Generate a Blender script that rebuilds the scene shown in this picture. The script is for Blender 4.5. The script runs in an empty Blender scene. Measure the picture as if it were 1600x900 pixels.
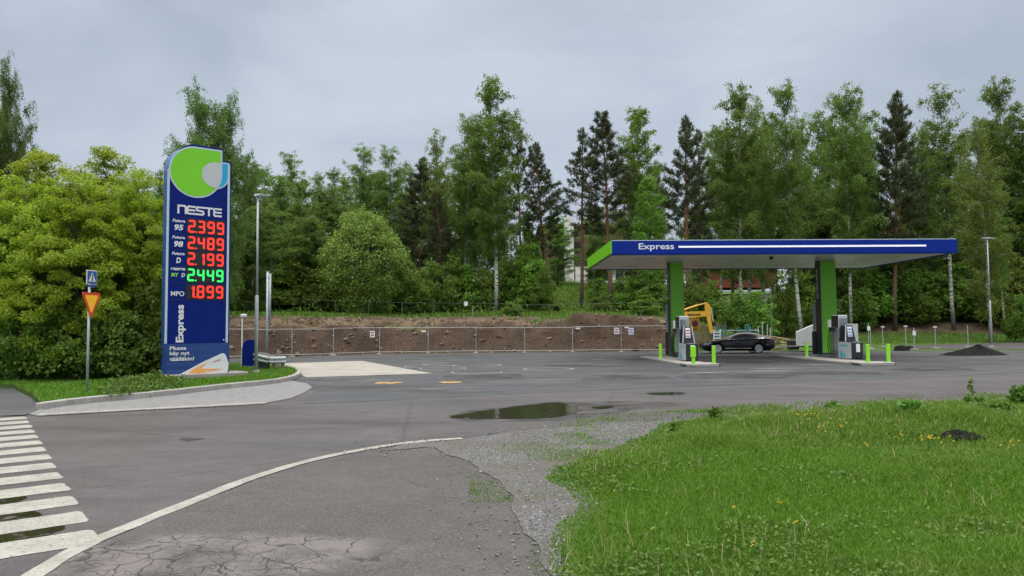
import bpy, math, random
import numpy as np
from mathutils import Vector, Matrix

# ------------------------------------------------------------------ camera, sky, sun, exposure
sc = bpy.context.scene
COL = sc.collection
F, CH, HZ = 1160.0, 1.6, 513.0            # focal length in photo pixels, eye height, horizon row
TH = math.atan((HZ - 450) / F)
cam_d = bpy.data.cameras.new("camera")
cam_d.lens = 36 * F / 1600
cam_d.sensor_width = 36
cam_d.clip_start, cam_d.clip_end = 0.05, 4000
cam = bpy.data.objects.new("camera", cam_d)
COL.objects.link(cam)
cam.location = (0, 0, CH)
ROLL = math.radians(0.43)
cam.rotation_euler = (Matrix.Rotation(math.pi / 2 + TH, 3, 'X') @ Matrix.Rotation(-ROLL, 3, 'Z')).to_euler()
sc.camera = cam

SUN_EL, SUN_AZ = math.radians(58), math.radians(200)     # azimuth clockwise from +Y: high, behind the camera
sun_d = bpy.data.lights.new("sun", 'SUN')
sun_d.energy = 1.35
sun_d.angle = math.radians(40)
sun_d.color = (1, 0.97, 0.93)
sun = bpy.data.objects.new("sun", sun_d)
COL.objects.link(sun)
sd = Vector((math.sin(SUN_AZ) * math.cos(SUN_EL), math.cos(SUN_AZ) * math.cos(SUN_EL), math.sin(SUN_EL)))
sun.rotation_euler = sd.to_track_quat('Z', 'Y').to_euler()

world = bpy.data.worlds.new("World")
sc.world = world
world.use_nodes = True
wn, wl = world.node_tree.nodes, world.node_tree.links
wn.clear()
def wnode(t, **kw):
    n = wn.new(t)
    for k, v in kw.items():
        setattr(n, k, v)
    return n
w_out = wnode('ShaderNodeOutputWorld'); w_bg = wnode('ShaderNodeBackground')
w_bg.inputs['Strength'].default_value = 0.1
w_sky = wnode('ShaderNodeTexSky', sky_type='NISHITA', sun_disc=False)
w_sky.sun_elevation = SUN_EL; w_sky.sun_rotation = SUN_AZ
w_tc = wnode('ShaderNodeTexCoord')
w_map = wnode('ShaderNodeMapping'); w_map.inputs['Scale'].default_value = (1.0, 1.0, 2.3)
w_n1 = wnode('ShaderNodeTexNoise'); w_n1.inputs['Scale'].default_value = 2.2; w_n1.inputs['Distortion'].default_value = 0.4; w_n1.inputs['Detail'].default_value = 6; w_n1.inputs['Roughness'].default_value = 0.5
w_rmp = wnode('ShaderNodeValToRGB')
w_rmp.color_ramp.elements[0].position = 0.36; w_rmp.color_ramp.elements[0].color = (4.4, 5.1, 6.1, 1)
w_rmp.color_ramp.elements[1].position = 0.62; w_rmp.color_ramp.elements[1].color = (5.95, 6.7, 7.7, 1)
w_sep = wnode('ShaderNodeSeparateXYZ')
w_mr = wnode('ShaderNodeMapRange', interpolation_type='SMOOTHSTEP')
w_mr.inputs['From Min'].default_value = 0.38; w_mr.inputs['From Max'].default_value = 0.95
w_mr.inputs['To Min'].default_value = 1.0; w_mr.inputs['To Max'].default_value = 6.2
w_mul = wnode('ShaderNodeVectorMath', operation='SCALE')
w_mix = wnode('ShaderNodeMix', data_type='RGBA'); w_mix.inputs['Factor'].default_value = 0.95
wl.new(w_tc.outputs['Generated'], w_map.inputs['Vector']); wl.new(w_map.outputs['Vector'], w_n1.inputs['Vector'])
wl.new(w_n1.outputs['Fac'], w_rmp.inputs['Fac']); wl.new(w_tc.outputs['Generated'], w_sep.inputs[0])
wl.new(w_sep.outputs['Z'], w_mr.inputs['Value']); 
w_hi = wnode('ShaderNodeMapRange', interpolation_type='SMOOTHSTEP'); w_hi.inputs['From Min'].default_value = 0.35; w_hi.inputs['From Max'].default_value = 0.8
w_neu = wnode('ShaderNodeMix', data_type='RGBA'); w_neu.inputs['B'].default_value = (6.45, 6.25, 6.0, 1)
wl.new(w_sep.outputs['Z'], w_hi.inputs['Value']); wl.new(w_hi.outputs['Result'], w_neu.inputs['Factor']); wl.new(w_rmp.outputs['Color'], w_neu.inputs['A'])
wl.new(w_neu.outputs['Result'], w_mul.inputs[0])
wl.new(w_mr.outputs['Result'], w_mul.inputs['Scale'])
wl.new(w_sky.outputs['Color'], w_mix.inputs['A']); wl.new(w_mul.outputs['Vector'], w_mix.inputs['B'])
wl.new(w_mix.outputs['Result'], w_bg.inputs['Color']); wl.new(w_bg.outputs[0], w_out.inputs[0])

sc.view_settings.view_transform = 'Standard'
sc.view_settings.look = 'None'
sc.view_settings.exposure = 0.0
sc.view_settings.gamma = 1.0
sc.view_settings.use_curve_mapping = False
sc.render.engine = 'CYCLES'
sc.cycles.max_bounces = 8
sc.cycles.diffuse_bounces = 6
sc.cycles.transmission_bounces = 8
sc.cycles.transparent_max_bounces = 6
sc.cycles.use_denoising = True

# ------------------------------------------------------------------ helpers
def ray(u, v):
    x, y = (u - 800) / F, (450 - v) / F
    a = x * math.cos(ROLL) + y * math.sin(ROLL); b = -x * math.sin(ROLL) + y * math.cos(ROLL)
    return a, math.cos(TH) - b * math.sin(TH), math.sin(TH) + b * math.cos(TH)
def G(u, v, z=0.0):                     # ground point seen at a photo pixel
    a, ry, rz = ray(u, v)
    t = (z - CH) / rz
    return (a * t, ry * t)
def PX(u, v, D):                        # point at forward distance D
    a, ry, rz = ray(u, v)
    t = D / ry
    return (a * t, D, CH + rz * t)

def noise2(x, y, seed=0):               # value noise, numpy
    x = np.asarray(x, float); y = np.asarray(y, float)
    xi, yi = np.floor(x).astype(np.int64), np.floor(y).astype(np.int64)
    fx, fy = x - xi, y - yi
    fx = fx * fx * (3 - 2 * fx); fy = fy * fy * (3 - 2 * fy)
    def h(i, j):
        n = (i * 374761393 + j * 668265263 + seed * 1274126177) & 0x7fffffff
        n = ((n ^ (n >> 13)) * 1103515245) & 0x7fffffff
        n = (n ^ (n >> 16)) & 0xffff
        return n / 65535.0
    return (h(xi, yi) * (1 - fx) + h(xi + 1, yi) * fx) * (1 - fy) + (h(xi, yi + 1) * (1 - fx) + h(xi + 1, yi + 1) * fx) * fy
def fbm(x, y, seed=0, o=4):
    s = 0; a = 0.5
    for k in range(o):
        s = s + a * (noise2(x * 2 ** k, y * 2 ** k, seed + k) - 0.5); a *= 0.5
    return s
def sst(a, b, x):
    t = np.clip((np.asarray(x, float) - a) / (b - a), 0, 1)
    return t * t * (3 - 2 * t)

def tag(o, label=None, cat=None, group=None, kind=None):
    if label: o['label'] = label
    if cat: o['category'] = cat
    if group: o['group'] = group
    if kind: o['kind'] = kind
    return o
def thing(name, label, cat, loc=(0, 0, 0), rz=0.0, group=None, scale=None):
    o = bpy.data.objects.new(name, None)
    COL.objects.link(o)
    o.empty_display_size = 0.2
    o.location = loc; o.rotation_euler = (0, 0, rz)
    if scale: o.scale = scale
    return tag(o, label, cat, group)
def link(name, me, parent=None):
    o = bpy.data.objects.new(name, me)
    COL.objects.link(o)
    if parent: o.parent = parent
    return o
def copy_tree(o, parent=None):
    c = o.copy(); COL.objects.link(c)
    if parent: c.parent = parent
    for ch in list(KIDS.get(o.name, [])) or [k for k in o.children]:
        copy_tree(ch, c)
    return c
KIDS = {}

def big_mesh(name, V, Fc, mat, smooth=False):
    """V (n,3); Fc (m,k) with k verts a face, or a list of such arrays"""
    if not isinstance(Fc, list): Fc = [Fc]
    me = bpy.data.meshes.new(name)
    V = np.ascontiguousarray(V, np.float32)
    me.vertices.add(len(V)); me.vertices.foreach_set('co', V.ravel())
    li = np.concatenate([f.ravel() for f in Fc]).astype(np.int32)
    lt = np.concatenate([np.full(len(f), f.shape[1], np.int32) for f in Fc])
    ls = np.concatenate([[0], np.cumsum(lt)[:-1]]).astype(np.int32)
    me.loops.add(len(li)); me.loops.foreach_set('vertex_index', li)
    me.polygons.add(len(lt)); me.polygons.foreach_set('loop_start', ls); me.polygons.foreach_set('loop_total', lt)
    if smooth: me.polygons.foreach_set('use_smooth', np.ones(len(lt), bool))
    me.update(calc_edges=True)
    for m in (mat if isinstance(mat, list) else [mat]): me.materials.append(m)
    return me

class MB:
    def __init__(s): s.v = []; s.f = []; s.m = []; s.cm = 0; s.T = None
    def add(s, vs, fs):
        n = len(s.v)
        for p in vs:
            p = Vector(p)
            s.v.append(s.T @ p if s.T else p)
        for f in fs:
            s.f.append([n + i for i in f]); s.m.append(s.cm)
        return s
    def box(s, c, d, R=None, bev=0.0):
        x, y, z = d[0] / 2, d[1] / 2, d[2] / 2
        c = Vector(c)
        if bev <= 0:
            vs = [Vector((a * x, b * y, e * z)) for a in (-1, 1) for b in (-1, 1) for e in (-1, 1)]
            fs = [(0, 1, 3, 2), (4, 6, 7, 5), (0, 4, 5, 1), (2, 3, 7, 6), (0, 2, 6, 4), (1, 5, 7, 3)]
        else:
            bv = min(bev, x * .95, y * .95, z * .95)
            prof = lambda X, Y: [(-X + bv, -Y), (X - bv, -Y), (X, -Y + bv), (X, Y - bv), (X - bv, Y), (-X + bv, Y), (-X, Y - bv), (-X, -Y + bv)]
            rings = [([(p[0] * (1 - bv / x), p[1] * (1 - bv / y)) for p in prof(x, y)], -z), (prof(x, y), -z + bv), (prof(x, y), z - bv), ([(p[0] * (1 - bv / x), p[1] * (1 - bv / y)) for p in prof(x, y)], z)]
            vs = [Vector((p[0], p[1], zz)) for r, zz in rings for p in r]
            fs = [tuple(reversed(range(8))), tuple(range(24, 32))]
            for k in range(3):
                for i in range(8):
                    j = (i + 1) % 8
                    fs.append((k * 8 + i, k * 8 + j, k * 8 + 8 + j, k * 8 + 8 + i))
        if R: vs = [R @ p for p in vs]
        return s.add([c + p for p in vs], fs)
    def tube(s, pts, rad, n=8, cap=True):
        pts = [Vector(p) for p in pts]
        if not hasattr(rad, '__len__'): rad = [rad] * len(pts)
        vs = []
        a = None
        for i, p in enumerate(pts):
            d = (pts[min(i + 1, len(pts) - 1)] - pts[max(i - 1, 0)])
            d = d.normalized() if d.length > 1e-9 else Vector((0, 0, 1))
            if a is None:
                a = d.orthogonal().normalized()
            else:
                a = (a - d * a.dot(d))
                a = a.normalized() if a.length > 1e-6 else d.orthogonal().normalized()
            b = d.cross(a)
            for k in range(n):
                t = 2 * math.pi * k / n
                vs.append(p + (a * math.cos(t) + b * math.sin(t)) * rad[i])
        fs = []
        for i in range(len(pts) - 1):
            for k in range(n):
                j = (k + 1) % n
                fs.append((i * n + k, i * n + j, i * n + n + j, i * n + n + k))
        if cap:
            fs.append(tuple(reversed(range(n)))); fs.append(tuple(range((len(pts) - 1) * n, len(pts) * n)))
        return s.add(vs, fs)
    def prism(s, poly, fn0, fn1):          # poly 2d points; fn maps (a,b) to 3d front / back
        n = len(poly)
        vs = [fn0(*p) for p in poly] + [fn1(*p) for p in poly]
        fs = [tuple(range(n)), tuple(reversed(range(n, 2 * n)))]
        for i in range(n):
            j = (i + 1) % n
            fs.append((i, n + i, n + j, j))
        return s.add(vs, fs)
    def poly(s, pts): return s.add(pts, [tuple(range(len(pts)))])
    def mesh(s, name, mats, smooth=False):
        me = bpy.data.meshes.new(name)
        me.from_pydata([tuple(p) for p in s.v], [], s.f)
        for m in (mats if isinstance(mats, list) else [mats]): me.materials.append(m)
        me.polygons.foreach_set('material_index', s.m)
        if smooth: me.polygons.foreach_set('use_smooth', [True] * len(s.f))
        me.update()
        return me
    def build(s, name, mats, parent=None, smooth=False):
        o = link(name, s.mesh(name, mats, smooth), parent)
        if parent: KIDS.setdefault(parent.name, []).append(o)
        return o

def text_polys(txt, size, bold=0.0, shear=0.0, align='LEFT', spacing=1.0):
    """outline of a line of text in the built-in font as (verts 2d, faces)"""
    cu = bpy.data.curves.new("text", 'FONT')
    cu.body = txt; cu.size = size; cu.offset = bold; cu.shear = shear; cu.align_x = align; cu.space_character = spacing
    cu.fill_mode = 'FRONT'; cu.resolution_u = 4
    o = bpy.data.objects.new("text", cu)
    COL.objects.link(o)
    dg = bpy.context.evaluated_depsgraph_get(); dg.update()
    me = bpy.data.meshes.new_from_object(o.evaluated_get(dg))
    V = [(v.co.x, v.co.y) for v in me.vertices]; P = [tuple(p.vertices) for p in me.polygons]
    bpy.data.objects.remove(o); bpy.data.curves.remove(cu); bpy.data.meshes.remove(me)
    return V, P
def put_text(mb, txt, size, fn, bold=0.0, shear=0.0, width=None, align='LEFT', spacing=1.0, height=None):
    V, P = text_polys(txt, size, bold, shear, 'LEFT', spacing)
    x0 = min(p[0] for p in V); x1 = max(p[0] for p in V)
    kx = (width / (x1 - x0)) if width else 1.0
    ky = 1.0
    off = 0 if align == 'LEFT' else -(x1 - x0) * kx / 2 if align == 'CENTER' else -(x1 - x0) * kx
    mb.add([fn((p[0] - x0) * kx + off, p[1] * ky) for p in V], P)

# ------------------------------------------------------------------ materials
def mat(name, col, rough=0.6, metal=0.0, spec=0.5, var=0.0, vscale=3.0, bump=0.0, bscale=40.0, emit=None, estr=1.0, coat=0.0, rvar=0.0):
    m = bpy.data.materials.new(name); m.use_nodes = True
    nt = m.node_tree; b = nt.nodes['Principled BSDF']
    b.inputs['Base Color'].default_value = (*col, 1); b.inputs['Roughness'].default_value = rough
    b.inputs['Metallic'].default_value = metal; b.inputs['Specular IOR Level'].default_value = spec
    if coat: b.inputs['Coat Weight'].default_value = coat; b.inputs['Coat Roughness'].default_value = 0.04
    tc = None
    if var or rvar:
        tc = nt.nodes.new('ShaderNodeTexCoord')
        n = nt.nodes.new('ShaderNodeTexNoise'); n.inputs['Scale'].default_value = vscale; n.inputs['Detail'].default_value = 7; n.inputs['Roughness'].default_value = 0.65
        nt.links.new(tc.outputs['Object'], n.inputs['Vector'])
        if var:
            r = nt.nodes.new('ShaderNodeValToRGB')
            r.color_ramp.elements[0].position = 0.3; r.color_ramp.elements[1].position = 0.7
            r.color_ramp.elements[0].color = (*[c * (1 - var) for c in col], 1)
            r.color_ramp.elements[1].color = (*[min(1, c * (1 + var)) for c in col], 1)
            nt.links.new(n.outputs['Fac'], r.inputs['Fac']); nt.links.new(r.outputs['Color'], b.inputs['Base Color'])
        if rvar:
            q = nt.nodes.new('ShaderNodeMapRange')
            q.inputs['From Min'].default_value = 0.3; q.inputs['From Max'].default_value = 0.7
            q.inputs['To Min'].default_value = max(0.02, rough - rvar); q.inputs['To Max'].default_value = min(1, rough + rvar)
            nt.links.new(n.outputs['Fac'], q.inputs['Value']); nt.links.new(q.outputs['Result'], b.inputs['Roughness'])
    if bump:
        tc = tc or nt.nodes.new('ShaderNodeTexCoord')
        n2 = nt.nodes.new('ShaderNodeTexNoise'); n2.inputs['Scale'].default_value = bscale; n2.inputs['Detail'].default_value = 5
        bp = nt.nodes.new('ShaderNodeBump'); bp.inputs['Strength'].default_value = bump; bp.inputs['Distance'].default_value = 0.02
        nt.links.new(tc.outputs['Object'], n2.inputs['Vector']); nt.links.new(n2.outputs['Fac'], bp.inputs['Height'])
        nt.links.new(bp.outputs['Normal'], b.inputs['Normal'])
    if emit:
        b.inputs['Emission Color'].default_value = (*emit, 1); b.inputs['Emission Strength'].default_value = estr
    return m

class NT:                                   # tiny node-graph helper
    def __init__(s, name):
        s.m = bpy.data.materials.new(name); s.m.use_nodes = True
        s.t = s.m.node_tree; s.b = s.t.nodes['Principled BSDF']
    def n(s, t, **kw):
        x = s.t.nodes.new(t)
        for k, v in kw.items():
            if k.startswith('i_'): x.inputs[k[2:].replace('_', ' ')].default_value = v
            else: setattr(x, k, v)
        return x
    def l(s, a, b): s.t.links.new(a, b)
    def pos(s): return s.n('ShaderNodeNewGeometry').outputs['Position']
    def noise(s, vec, scale, detail=4, rough=0.55, dist=0.0):
        x = s.n('ShaderNodeTexNoise', i_Scale=scale, i_Detail=detail, i_Roughness=rough, i_Distortion=dist)
        s.l(vec, x.inputs['Vector']); return x.outputs['Fac']
    def rng(s, v, a, b, c=0.0, d=1.0, smooth=False):
        x = s.n('ShaderNodeMapRange')
        if smooth: x.interpolation_type = 'SMOOTHSTEP'
        x.inputs[1].default_value = a; x.inputs[2].default_value = b; x.inputs[3].default_value = c; x.inputs[4].default_value = d
        s.l(v, x.inputs[0]); return x.outputs[0]
    def mix(s, f, a, b, bt='MIX'):
        x = s.n('ShaderNodeMix', data_type='RGBA', blend_type=bt)
        for k, v in (('Factor', f), ('A', a), ('B', b)):
            i = [q for q in x.inputs if q.name == k and (q.type == 'RGBA' or k == 'Factor')][0]
            if hasattr(v, 'links'): s.l(v, i)
            elif k == 'Factor': i.default_value = v
            else: i.default_value = (*v, 1)
        return [q for q in x.outputs if q.type == 'RGBA'][0]
    def math(s, op, a, b=0.0):
        x = s.n('ShaderNodeMath', operation=op)
        for k, v in ((0, a), (1, b)):
            if hasattr(v, 'links'): s.l(v, x.inputs[k])
            else: x.inputs[k].default_value = v
        return x.outputs[0]
    def map(s, vec, scale=(1, 1, 1), rot=(0, 0, 0), loc=(0, 0, 0)):
        x = s.n('ShaderNodeMapping'); x.inputs['Scale'].default_value = scale; x.inputs['Rotation'].default_value = rot; x.inputs['Location'].default_value = loc
        s.l(vec, x.inputs['Vector']); return x.outputs[0]
    def bump(s, h, strength, dist=0.02):
        x = s.n('ShaderNodeBump', i_Strength=strength, i_Distance=dist)
        s.l(h, x.inputs['Height']); s.l(x.outputs[0], s.b.inputs['Normal'])
    def col(s, c): s.l(c, s.b.inputs['Base Color'])
    def rough(s, r): s.l(r, s.b.inputs['Roughness'])

def asphalt(name, dark, light, wet=0.0, wetlo=0.45, crack=None, spk=0.35, streak=0.2, rot=0.0):
    t = NT(name); p = t.pos()
    big = t.noise(p, 0.35, 5, 0.6)
    mid = t.noise(p, 3.0, 5, 0.6)
    c = t.mix(t.rng(big, 0.35, 0.65), dark, light)
    c = t.mix(t.rng(mid, 0.35, 0.7, 0, 0.5), c, [d * 0.7 for d in dark])
    pt = t.noise(t.map(p, (0.35, 1.0, 1), (0, 0, rot)), 0.9, 6, 0.7)
    c = t.mix(t.rng(pt, 0.50, 0.62, 0, 0.45), c, [d * 0.6 for d in dark])
    sm = t.n('ShaderNodeTexVoronoi', feature='DISTANCE_TO_EDGE', i_Scale=0.16)
    t.l(t.map(p, (1, 1, 0), (0, 0, rot)), sm.inputs['Vector'])
    c = t.mix(t.rng(sm.outputs['Distance'], 0.0012, 0.006, 0.55, 0), c, [d * 0.35 for d in dark])
    # tyre-worn streaks along the driving direction
    st = t.noise(t.map(p, (0.12, 1.6, 1), (0, 0, rot)), 1.0, 4, 0.6)
    c = t.mix(t.rng(st, 0.52, 0.75, 0, streak), c, [d * 0.55 for d in dark])
    # stones in the binder
    v = t.n('ShaderNodeTexVoronoi', i_Scale=95.0); t.l(p, v.inputs['Vector'])
    sep = t.n('ShaderNodeSeparateColor'); t.l(v.outputs['Color'], sep.inputs[0])
    c = t.mix(t.rng(sep.outputs[0], 0.62, 0.95, 0, spk), c, [min(1, l * 2.1) for l in light])
    c = t.mix(t.rng(sep.outputs[1], 0.6, 0.95, 0, spk * 1.2), c, [d * 0.45 for d in dark])
    h = t.math('MULTIPLY', v.outputs['Distance'], 0.6)
    if crack:
        cx, cy, rad, rad2 = crack
        wv = t.n('ShaderNodeTexNoise', i_Scale=2.2, i_Detail=4); t.l(p, wv.inputs['Vector'])
        ad = t.n('ShaderNodeVectorMath', operation='MULTIPLY_ADD'); t.l(wv.outputs['Color'], ad.inputs[0]); ad.inputs[1].default_value = (0.42, 0.42, 0.0); t.l(p, ad.inputs[2])
        flat = t.map(ad.outputs[0], (1, 1, 0))
        v1 = t.n('ShaderNodeTexVoronoi', feature='DISTANCE_TO_EDGE', i_Scale=3.4); t.l(flat, v1.inputs['Vector'])
        v2 = t.n('ShaderNodeTexVoronoi', feature='DISTANCE_TO_EDGE', i_Scale=8.5); t.l(flat, v2.inputs['Vector'])
        v3 = t.n('ShaderNodeTexVoronoi', feature='DISTANCE_TO_EDGE', i_Scale=0.55); t.l(flat, v3.inputs['Vector'])
        dm = t.n('ShaderNodeVectorMath', operation='DISTANCE')
        t.l(t.map(p, (1.0, rad / rad2, 0), (0, 0, 0), (0, 0, 0)), dm.inputs[0]); dm.inputs[1].default_value = (cx, cy * rad / rad2, 0)
        dd = t.math('ADD', dm.outputs['Value'], t.rng(mid, 0, 1, -0.35, 0.35))
        inp = t.rng(dd, rad * 0.75, rad, 1, 0)
        k1 = t.math('MULTIPLY', t.rng(v1.outputs['Distance'], 0.008, 0.028, 1, 0), t.rng(t.noise(p, 3.1, 3), 0.34, 0.46, 0.3, 1))
        k2 = t.math('MULTIPLY', t.rng(v2.outputs['Distance'], 0.008, 0.026, 0.9, 0), t.rng(t.noise(p, 1.3, 2), 0.42, 0.52))
        k3 = t.math('MULTIPLY', t.rng(v3.outputs['Distance'], 0.0015, 0.006, 0.6, 0), t.rng(t.noise(p, 0.5, 2), 0.48, 0.6))
        k = t.math('MAXIMUM', t.math('MULTIPLY', t.math('MAXIMUM', k1, k2), inp), k3)
        c = t.mix(t.math('MULTIPLY', t.math('MULTIPLY', inp, t.rng(t.noise(p, 2.0, 4), 0.36, 0.56)), 0.75), c, [min(1, l * 1.9) for l in light])
        c = t.mix(t.math('MULTIPLY', k, 0.95), c, (0.012, 0.011, 0.010))
        h = t.math('SUBTRACT', h, t.math('MULTIPLY', k, 1.5))
    t.col(c)
    t.bump(h, 0.5, 0.006)
    wn_ = t.noise(t.map(p, (0.35, 1, 1), (0, 0, rot)), 0.45, 5, 0.6)
    t.rough(t.rng(wn_, 0.48 - wet * 0.25, 0.62, wetlo, 0.85))
    t.b.inputs['Specular IOR Level'].default_value = 0.4
    return t.m

def leaf_mat(name, a, b, trans=0.35, rough=0.5, spec=0.3):
    t = NT(name)
    g = t.n('ShaderNodeNewGeometry'); oi = t.n('ShaderNodeObjectInfo')
    c = t.mix(g.outputs['Random Per Island'], a, b)
    hsv = t.n('ShaderNodeHueSaturation')
    t.l(t.rng(oi.outputs['Random'], 0, 1, 0.485, 0.515), hsv.inputs['Hue']); t.l(t.rng(oi.outputs['Random'], 0, 1, 0.82, 1.18), hsv.inputs['Value'])
    t.l(c, hsv.inputs['Color'])
    t.col(hsv.outputs[0])
    t.b.inputs['Roughness'].default_value = rough; t.b.inputs['Specular IOR Level'].default_value = spec
    tr = t.n('ShaderNodeBsdfTranslucent'); mx = t.n('ShaderNodeMixShader', i_Fac=trans)
    t.l(hsv.outputs[0], tr.inputs['Color'])
    t.l(t.b.outputs[0], mx.inputs[1]); t.l(tr.outputs[0], mx.inputs[2])
    t.l(mx.outputs[0], t.t.nodes['Material Output'].inputs['Surface'])
    return t.m

M = {}
M['blue'] = mat('blue_panel', (0.0015, 0.012, 0.135), 0.5, spec=0.12, var=0.1, vscale=2, rvar=0.06)
M['blue_sheen'] = mat('blue_sky_sheen', (0.03, 0.09, 0.32), 0.22, var=0.1)  # paler blue: the sky's reflection is put into the colour
M['fascia'] = mat('blue_fascia_panel', (0.0015, 0.018, 0.20), 0.45, spec=0.15, var=0.06, vscale=1)
M['banner'] = mat('blue_banner_cloth', (0.007, 0.04, 0.17), 0.5, var=0.12, vscale=3, bump=0.25, bscale=5)
M['green'] = mat('green_panel', (0.15, 0.50, 0.008), 0.4, var=0.05, vscale=2)
M['green_paint'] = mat('green_column_paint', (0.15, 0.48, 0.012), 0.45, var=0.06, vscale=1.5, rvar=0.08)
M['bollard'] = mat('bollard_green', (0.22, 0.60, 0.02), 0.45, var=0.08, vscale=6)
M['white'] = mat('white_film', (0.58, 0.60, 0.62), 0.45, var=0.04)
M['line'] = mat('pale_line_film', (0.40, 0.49, 0.58), 0.4, var=0.04)
M['logo_grey'] = mat('logo_grey', (0.42, 0.45, 0.46), 0.45)
M['cyan'] = mat('logo_cyan', (0.005, 0.30, 0.52), 0.4)
M['lime'] = mat('lime_lettering', (0.20, 0.62, 0.05), 0.45)
M['led_back'] = mat('led_module', (0.012, 0.010, 0.012), 0.35)
M['led_red'] = mat('led_red', (0.5, 0.02, 0.01), 0.4, emit=(1.0, 0.035, 0.02), estr=1.15)
M['led_green'] = mat('led_green', (0.02, 0.5, 0.08), 0.4, emit=(0.03, 1.0, 0.16), estr=1.0)
M['orange'] = mat('orange_print', (0.72, 0.33, 0.10), 0.5, var=0.2, vscale=5)
M['peach'] = mat('peach_print', (0.70, 0.55, 0.45), 0.5)
M['concrete'] = mat('concrete', (0.235, 0.222, 0.20), 0.85, var=0.18, vscale=3, bump=0.3, bscale=60)
M['kerb'] = mat('kerb_stone', (0.26, 0.25, 0.235), 0.8, var=0.22, vscale=4, bump=0.35, bscale=50)
M['galv'] = mat('galvanised_steel', (0.36, 0.40, 0.41), 0.5, metal=0.1, var=0.15, vscale=8)
M['galv_dull'] = mat('dull_steel_tube', (0.33, 0.35, 0.35), 0.55, metal=0.3, var=0.2, vscale=5)
M['black'] = mat('black_plastic', (0.014, 0.015, 0.017), 0.38, var=0.2)
M['rubber'] = mat('black_rubber', (0.012, 0.012, 0.012), 0.7)
M['grey'] = mat('grey_enamel', (0.20, 0.22, 0.235), 0.4, var=0.08, vscale=4)
M['lgrey'] = mat('light_grey_enamel', (0.34, 0.38, 0.40), 0.4, var=0.06)
M['navy'] = mat('dark_navy_panel', (0.012, 0.02, 0.035), 0.3)
M['dkgreen'] = mat('dark_green_trim', (0.012, 0.07, 0.045), 0.4)
M['soffit'] = mat('canopy_soffit_sheet', (0.62, 0.62, 0.61), 0.35, var=0.05, vscale=0.6, rvar=0.08)
M['teal'] = mat('teal_print', (0.03, 0.32, 0.36), 0.45)
M['yellow'] = mat('machine_yellow', (0.52, 0.29, 0.02), 0.45, var=0.12, vscale=4)
M['sign_yellow'] = mat('sign_yellow', (0.86, 0.42, 0.012), 0.5)
M['sign_red'] = mat('sign_red', (0.50, 0.05, 0.015), 0.45)
M['sign_blue'] = mat('sign_blue', (0.02, 0.08, 0.26), 0.4)
M['sign_navy'] = mat('sign_navy', (0.03, 0.04, 0.20), 0.4)
def paint_mat():
    t = NT('road_paint'); p = t.pos()
    c = t.mix(t.rng(t.noise(p, 3.0, 5, 0.65), 0.35, 0.7), (0.31, 0.30, 0.265), (0.20, 0.19, 0.165))
    c = t.mix(t.rng(t.noise(p, 38, 5, 0.75), 0.52, 0.64, 0, 0.85), c, (0.085, 0.076, 0.072))
    t.col(c); t.b.inputs['Roughness'].default_value = 0.7; t.bump(t.noise(p, 80, 3), 0.25, 0.006)
    return t.m
M['paint_white'] = paint_mat()
def cover_mat():
    t = NT('cover_paint'); p = t.pos()
    t.col(t.mix(t.rng(t.noise(p, 2.6, 5, 0.7), 0.44, 0.54), (0.06, 0.058, 0.055), (0.40, 0.215, 0.05))); t.b.inputs['Roughness'].default_value = 0.65
    return t.m
M['paint_yellow'] = cover_mat()
M['iron'] = mat('cast_iron', (0.05, 0.05, 0.05), 0.6, var=0.3, vscale=10)
M['car'] = mat('car_paint', (0.009, 0.006, 0.009), 0.3, spec=0.3, coat=0.45)
M['glass'] = mat('car_glass', (0.03, 0.045, 0.05), 0.05, spec=0.8)
M['chrome'] = mat('chrome', (0.65, 0.66, 0.68), 0.15, metal=1.0)
M['alloy'] = mat('alloy_rim', (0.55, 0.56, 0.58), 0.28, metal=0.8)
M['lampglass'] = mat('headlamp_glass', (0.55, 0.58, 0.6), 0.08, spec=0.8)
M['taillight'] = mat('tail_lamp', (0.12, 0.008, 0.01), 0.15)
M['timber'] = mat('sawn_timber', (0.42, 0.33, 0.20), 0.75, var=0.3, vscale=5)
M['timber_old'] = mat('weathered_timber', (0.20, 0.16, 0.12), 0.85, var=0.3, vscale=5)
M['turq'] = mat('turquoise_post', (0.03, 0.15, 0.16), 0.5, var=0.2)
M['greenwire'] = mat('green_grey_wire', (0.12, 0.17, 0.12), 0.6, metal=0.2)
M['paper'] = mat('printed_notice', (0.62, 0.63, 0.66), 0.6)
M['print_red'] = mat('print_red', (0.42, 0.10, 0.12), 0.6)
M['print_blue'] = mat('print_blue', (0.10, 0.20, 0.42), 0.6)
M['plaster'] = mat('white_render_wall', (0.58, 0.57, 0.54), 0.85, var=0.12, vscale=0.8, bump=0.2)
M['win'] = mat('dark_window', (0.03, 0.035, 0.04), 0.15)
M['roof'] = mat('grey_roof_sheet', (0.10, 0.10, 0.10), 0.7, var=0.2)
M['redwall'] = mat('red_painted_boards', (0.16, 0.030, 0.022), 0.8, var=0.2, vscale=1.5)
M['trailer'] = mat('white_trailer_shell', (0.74, 0.75, 0.73), 0.5, var=0.06)
M['heap'] = mat('crushed_asphalt', (0.007, 0.007, 0.008), 0.9, spec=0.15, var=0.4, vscale=20, bump=0.8, bscale=30)
M['stone'] = mat('gravel_stone', (0.22, 0.225, 0.235), 0.8, var=0.5, vscale=45)
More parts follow.
